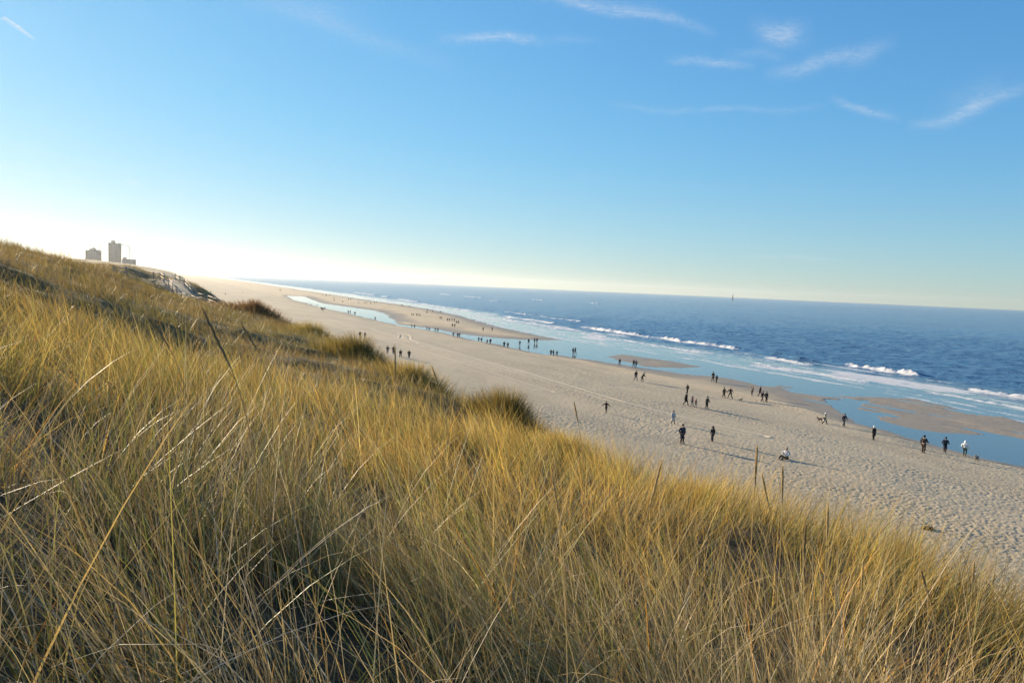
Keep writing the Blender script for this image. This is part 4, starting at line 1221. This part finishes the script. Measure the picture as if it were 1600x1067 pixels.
def clump(px, py, w, h, label):
    rg = np.random.default_rng(int(px)); x, y, z = beach_pt(px, py)
    n = 220; a = rg.uniform(0, 6.28, n); r = np.sqrt(rg.random(n)) * w / 2
    P = np.stack([r * np.cos(a), r * np.sin(a) * 0.6, np.full(n, -0.03)], 1)
    c = np.tile([(0.045, 0.036, 0.026)], (n, 1)) * rg.uniform(0.6, 1.6, (n, 1))
    v, q, cc = blades(P, rg.uniform(0.5, 1.2, n) * h * 2.2, rg.uniform(0.03, 0.07, n), rg.uniform(0, 6.28, n), rg.uniform(0.3, 0.9, n), rg.uniform(0.8, 1.6, n), rg.uniform(0, 3.14, n), 4, c, c)
    o = link('seaweed_clump', mesh_np('seaweed_clump', v, q, {'col': cc}, False), M['blade']); o.location = (x, y, z)
    props(o, label, 'seaweed', 'seaweed clumps on the sand')


# ------------------------------------------------------------------ sky, sun, haze, camera
WISPS = [  # photograph polyline, half-width px, strength
    ([(690, 62), (740, 60), (790, 59), (832, 62), (845, 70)], 7, 0.50),
    ([(845, 66), (890, 66), (940, 64)], 6, 0.13),
    ([(1185, 40), (1203, 52), (1230, 60), (1255, 66)], 14, 0.34),
    ([(1195, 62), (1230, 50), (1260, 44)], 12, 0.2),
    ([(1045, 95), (1090, 95), (1130, 98), (1175, 105)], 6, 0.38),
    ([(1140, 85), (1190, 84), (1225, 90)], 8, 0.15),
    ([(1205, 114), (1250, 108), (1290, 92), (1335, 82), (1390, 70)], 10, 0.34),
    ([(1320, 100), (1350, 92), (1375, 78)], 10, 0.2),
    ([(835, -6), (880, 3), (930, 12), (1000, 22), (1060, 33), (1112, 52)], 8, 0.38),
    ([(880, 0), (960, 8), (1040, 20)], 12, 0.15),
    ([(1305, 157), (1330, 166), (1365, 179), (1400, 186)], 6, 0.38),
    ([(1425, 198), (1475, 190), (1520, 170), (1560, 153), (1605, 136)], 9, 0.40),
    ([(1480, 170), (1530, 150), (1580, 128)], 22, 0.13),
    ([(950, 168), (1040, 172), (1120, 173), (1200, 171), (1290, 167)], 5, 0.22),
    ([(365, -4), (440, 12), (500, 30), (560, 55), (620, 74), (700, 100)], 14, 0.17),
    ([(420, 0), (500, 10), (560, 30)], 22, 0.09),
    ([(0, 31), (8, 29), (30, 43), (54, 62)], 1.5, 1.0),
    ([(6, 33), (30, 47), (50, 61)], 1.4, 0.4),
    ([(196, 282), (222, 289)], 2, 0.3),
    ([(1160, 403), (1240, 400), (1310, 404)], 4, 0.2),
    ([(60, 354), (112, 355)], 4, 0.3),
    ([(850, 400), (960, 408)], 5, 0.1),
]


def build_world():
    w = bpy.data.worlds.new("World"); scene.world = w; w.use_nodes = True; w.cycles.sampling_method = 'MANUAL'; w.cycles.sample_map_resolution = 512
    nt = w.node_tree; nt.nodes.clear()
    out = N(nt, 'ShaderNodeOutputWorld'); bg = N(nt, 'ShaderNodeBackground', i_Strength=SKY_STRENGTH)
    sky = N(nt, 'ShaderNodeTexSky', sky_type='NISHITA', sun_disc=False, sun_elevation=SUN_EL, sun_rotation=SUN_AZ,
            altitude=0.0, air_density=1.0, dust_density=SKY_DUST, ozone_density=SKY_OZONE)
    tc0 = N(nt, 'ShaderNodeTexCoord').outputs['Generated']
    sep = N(nt, 'ShaderNodeSeparateXYZ'); L(nt, tc0, sep.inputs[0])
    mr = N(nt, 'ShaderNodeMapRange', interpolation_type='SMOOTHSTEP'); L(nt, sep.outputs['Z'], mr.inputs['Value'])
    mr.inputs['From Min'].default_value = 0.0; mr.inputs['From Max'].default_value = 0.22
    tint = mix_c(nt, mr.outputs[0], SKY_LOW, SKY_HIGH)
    base = mix_c(nt, 1.0, sky.outputs[0], tint, 'MULTIPLY')
    sc1 = N(nt, 'ShaderNodeVectorMath', operation='SCALE'); L(nt, base, sc1.inputs[0]); sc1.inputs['Scale'].default_value = SKY_PRE
    den = N(nt, 'ShaderNodeVectorMath', operation='MULTIPLY_ADD'); L(nt, sc1.outputs[0], den.inputs[0])
    den.inputs[1].default_value = (SKY_M / SKY_K,) * 3; den.inputs[2].default_value = (1 / SKY_K,) * 3
    hsv = N(nt, 'ShaderNodeVectorMath', operation='DIVIDE'); L(nt, sc1.outputs[0], hsv.inputs[0]); L(nt, den.outputs[0], hsv.inputs[1])
    hs2 = N(nt, 'ShaderNodeVectorMath', operation='SCALE'); L(nt, hsv.outputs[0], hs2.inputs[0]); hs2.inputs['Scale'].default_value = 1 / SKY_PRE
    hsv = hs2
    tc = N(nt, 'ShaderNodeTexCoord').outputs['Generated']
    nrm = N(nt, 'ShaderNodeVectorMath', operation='NORMALIZE'); L(nt, tc, nrm.inputs[0])
    # wind-drawn distortion of the directions
    nz = N(nt, 'ShaderNodeTexNoise', i_Scale=11.0, i_Detail=7.0, i_Roughness=0.68); L(nt, nrm.outputs[0], nz.inputs['Vector'])
    sub = N(nt, 'ShaderNodeVectorMath', operation='SUBTRACT'); L(nt, nz.outputs['Color'], sub.inputs[0]); sub.inputs[1].default_value = (0.5, 0.5, 0.5)
    scl = N(nt, 'ShaderNodeVectorMath', operation='SCALE'); L(nt, sub.outputs[0], scl.inputs[0]); scl.inputs['Scale'].default_value = 0.026
    add = N(nt, 'ShaderNodeVectorMath', operation='ADD'); L(nt, nrm.outputs[0], add.inputs[0]); L(nt, scl.outputs[0], add.inputs[1])
    dirn = add.outputs[0]
    total = None
    for pts, hw, stg in WISPS:
        ds = [ray(*p) / np.linalg.norm(ray(*p)) for p in pts]
        m = None
        src = nrm.outputs[0] if hw < 2.5 else dirn
        nseg = len(ds) - 1
        for i, (a, b) in enumerate(zip(ds[:-1], ds[1:])):
            e = b - a; ee = float(e @ e)
            pa = N(nt, 'ShaderNodeVectorMath', operation='SUBTRACT'); L(nt, src, pa.inputs[0]); pa.inputs[1].default_value = tuple(a)
            dt = N(nt, 'ShaderNodeVectorMath', operation='DOT_PRODUCT'); L(nt, pa.outputs[0], dt.inputs[0]); dt.inputs[1].default_value = tuple(e / ee)
            t = N(nt, 'ShaderNodeClamp'); L(nt, dt.outputs['Value'], t.inputs[0])
            pr = N(nt, 'ShaderNodeVectorMath', operation='SCALE'); pr.inputs[0].default_value = tuple(e); L(nt, t.outputs[0], pr.inputs['Scale'])
            df = N(nt, 'ShaderNodeVectorMath', operation='SUBTRACT'); L(nt, pa.outputs[0], df.inputs[0]); L(nt, pr.outputs[0], df.inputs[1])
            ln = N(nt, 'ShaderNodeVectorMath', operation='LENGTH'); L(nt, df.outputs[0], ln.inputs[0])
            q = math_n(nt, 'DIVIDE', ln.outputs['Value'], (hw if hw < 2.5 else hw * 0.8) / FPX)
            g = math_n(nt, 'POWER', 2.718, math_n(nt, 'MULTIPLY', math_n(nt, 'MULTIPLY', q, q), -1.0))
            tg = math_n(nt, 'ADD', math_n(nt, 'MULTIPLY', t.outputs[0], 1.0 / nseg), i / nseg)
            env = math_n(nt, 'ADD', 0.25, math_n(nt, 'MULTIPLY', math_n(nt, 'SINE', math_n(nt, 'MULTIPLY', tg, math.pi)), 0.75))
            g = math_n(nt, 'MULTIPLY', g, env)
            m = g if m is None else math_n(nt, 'MAXIMUM', m, g)
        m = math_n(nt, 'MULTIPLY', m, stg * 0.78)
        total = m if total is None else math_n(nt, 'ADD', total, m)
    fib = N(nt, 'ShaderNodeTexNoise', i_Scale=48.0, i_Detail=8.0, i_Roughness=0.72, i_Distortion=2.2)
    mp = N(nt, 'ShaderNodeMapping', i_Scale=(0.8, 0.8, 3.6), i_Rotation=(0.2, 0.3, 0)); L(nt, nrm.outputs[0], mp.inputs[0]); L(nt, mp.outputs[0], fib.inputs['Vector'])
    mod = ramp(nt, fib.outputs['Fac'], [(0.30, (0.12, 0.12, 0.12)), (0.70, (1.4, 1.4, 1.4))])
    fac = math_n(nt, 'MULTIPLY', total, mod)
    fac = math_n(nt, 'MINIMUM', fac, 0.8)
    white = tuple(v / SKY_PRE for v in WISP_COL)
    colr = mix_c(nt, fac, hsv.outputs[0], white)
    L(nt, colr, bg.inputs[0]); L(nt, bg.outputs[0], out.inputs[0])


SKY_PRE, SKY_STRENGTH, SKY_DUST, SKY_OZONE = 0.14, 0.055, 0.08, 3.0
SKY_LOW, SKY_HIGH = (0.48, 0.78, 1.05), (0.37, 0.77, 1.38)      # hand-set sky tint near the horizon and higher up: less red
SKY_K, SKY_M = 2.34, 1.72                                      # shoulder of the sky's brightness
WISP_COL = (0.80, 0.84, 0.88)


def build_light():
    s = bpy.data.lights.new('sun', 'SUN'); s.energy = 5.0; s.angle = rad(0.6); s.color = (1.0, 0.83, 0.60)
    o = bpy.data.objects.new('sun', s); col.objects.link(o)
    from mathutils import Vector
    d = Vector((math.sin(SUN_AZ) * math.cos(SUN_EL), math.cos(SUN_AZ) * math.cos(SUN_EL), math.sin(SUN_EL)))
    o.rotation_euler = (-d).to_track_quat('-Z', 'Y').to_euler()
    o.location = (0, 0, 200)


HAZE_DENSITY = 0.00006


def build_haze():
    v, q = box_np(3200, 3400, 44, 8400, 8200, 100)
    m, nt, out = new_mat('haze_air')
    p = N(nt, 'ShaderNodeVolumePrincipled', i_Density=HAZE_DENSITY, i_Anisotropy=0.5)
    p.inputs['Color'].default_value = (0.90, 0.90, 0.88, 1)
    L(nt, p.outputs[0], out.inputs['Volume'])
    o = link('haze', mesh_np('haze', v, q, None, False), m)
    props(o, kind='stuff')


def build_camera():
    from mathutils import Matrix
    c = bpy.data.cameras.new('camera'); o = bpy.data.objects.new('camera', c); col.objects.link(o)
    c.sensor_fit = 'HORIZONTAL'; c.sensor_width = 36; c.lens = 36 * FPX / 1600
    c.clip_start = 0.05; c.clip_end = 60000
    R = Matrix(((CR[0], CU[0], -F0[0]), (CR[1], CU[1], -F0[1]), (CR[2], CU[2], -F0[2])))
    o.matrix_world = Matrix.Translation((0, 0, EYE)) @ R.to_4x4()
    scene.camera = o


build_world(); build_light(); build_camera()
build_ground(); build_sea()
build_grass(); build_tussocks(); build_stalks()
build_walkway(); build_town(); build_people()
clump(1450, 827, 0.7, 0.16, 'dark seaweed clump on open sand above the grass edge')
clump(1007, 545, 0.9, 0.15, 'thin dark strand of wrack on the dry sand inland of the channel') if False else None
build_haze()

vs = scene.view_settings
vs.view_transform = 'Standard'; vs.look = 'None'; vs.exposure = 1.35; vs.gamma = 1.0; vs.use_curve_mapping = False
scene.cycles.max_bounces = 4; scene.cycles.diffuse_bounces = 2; scene.cycles.glossy_bounces = 2
scene.cycles.transmission_bounces = 3; scene.cycles.transparent_max_bounces = 4; scene.cycles.volume_bounces = 0
scene.cycles.use_denoising = True
scene.cycles.use_adaptive_sampling = True; scene.cycles.adaptive_threshold = 0.02
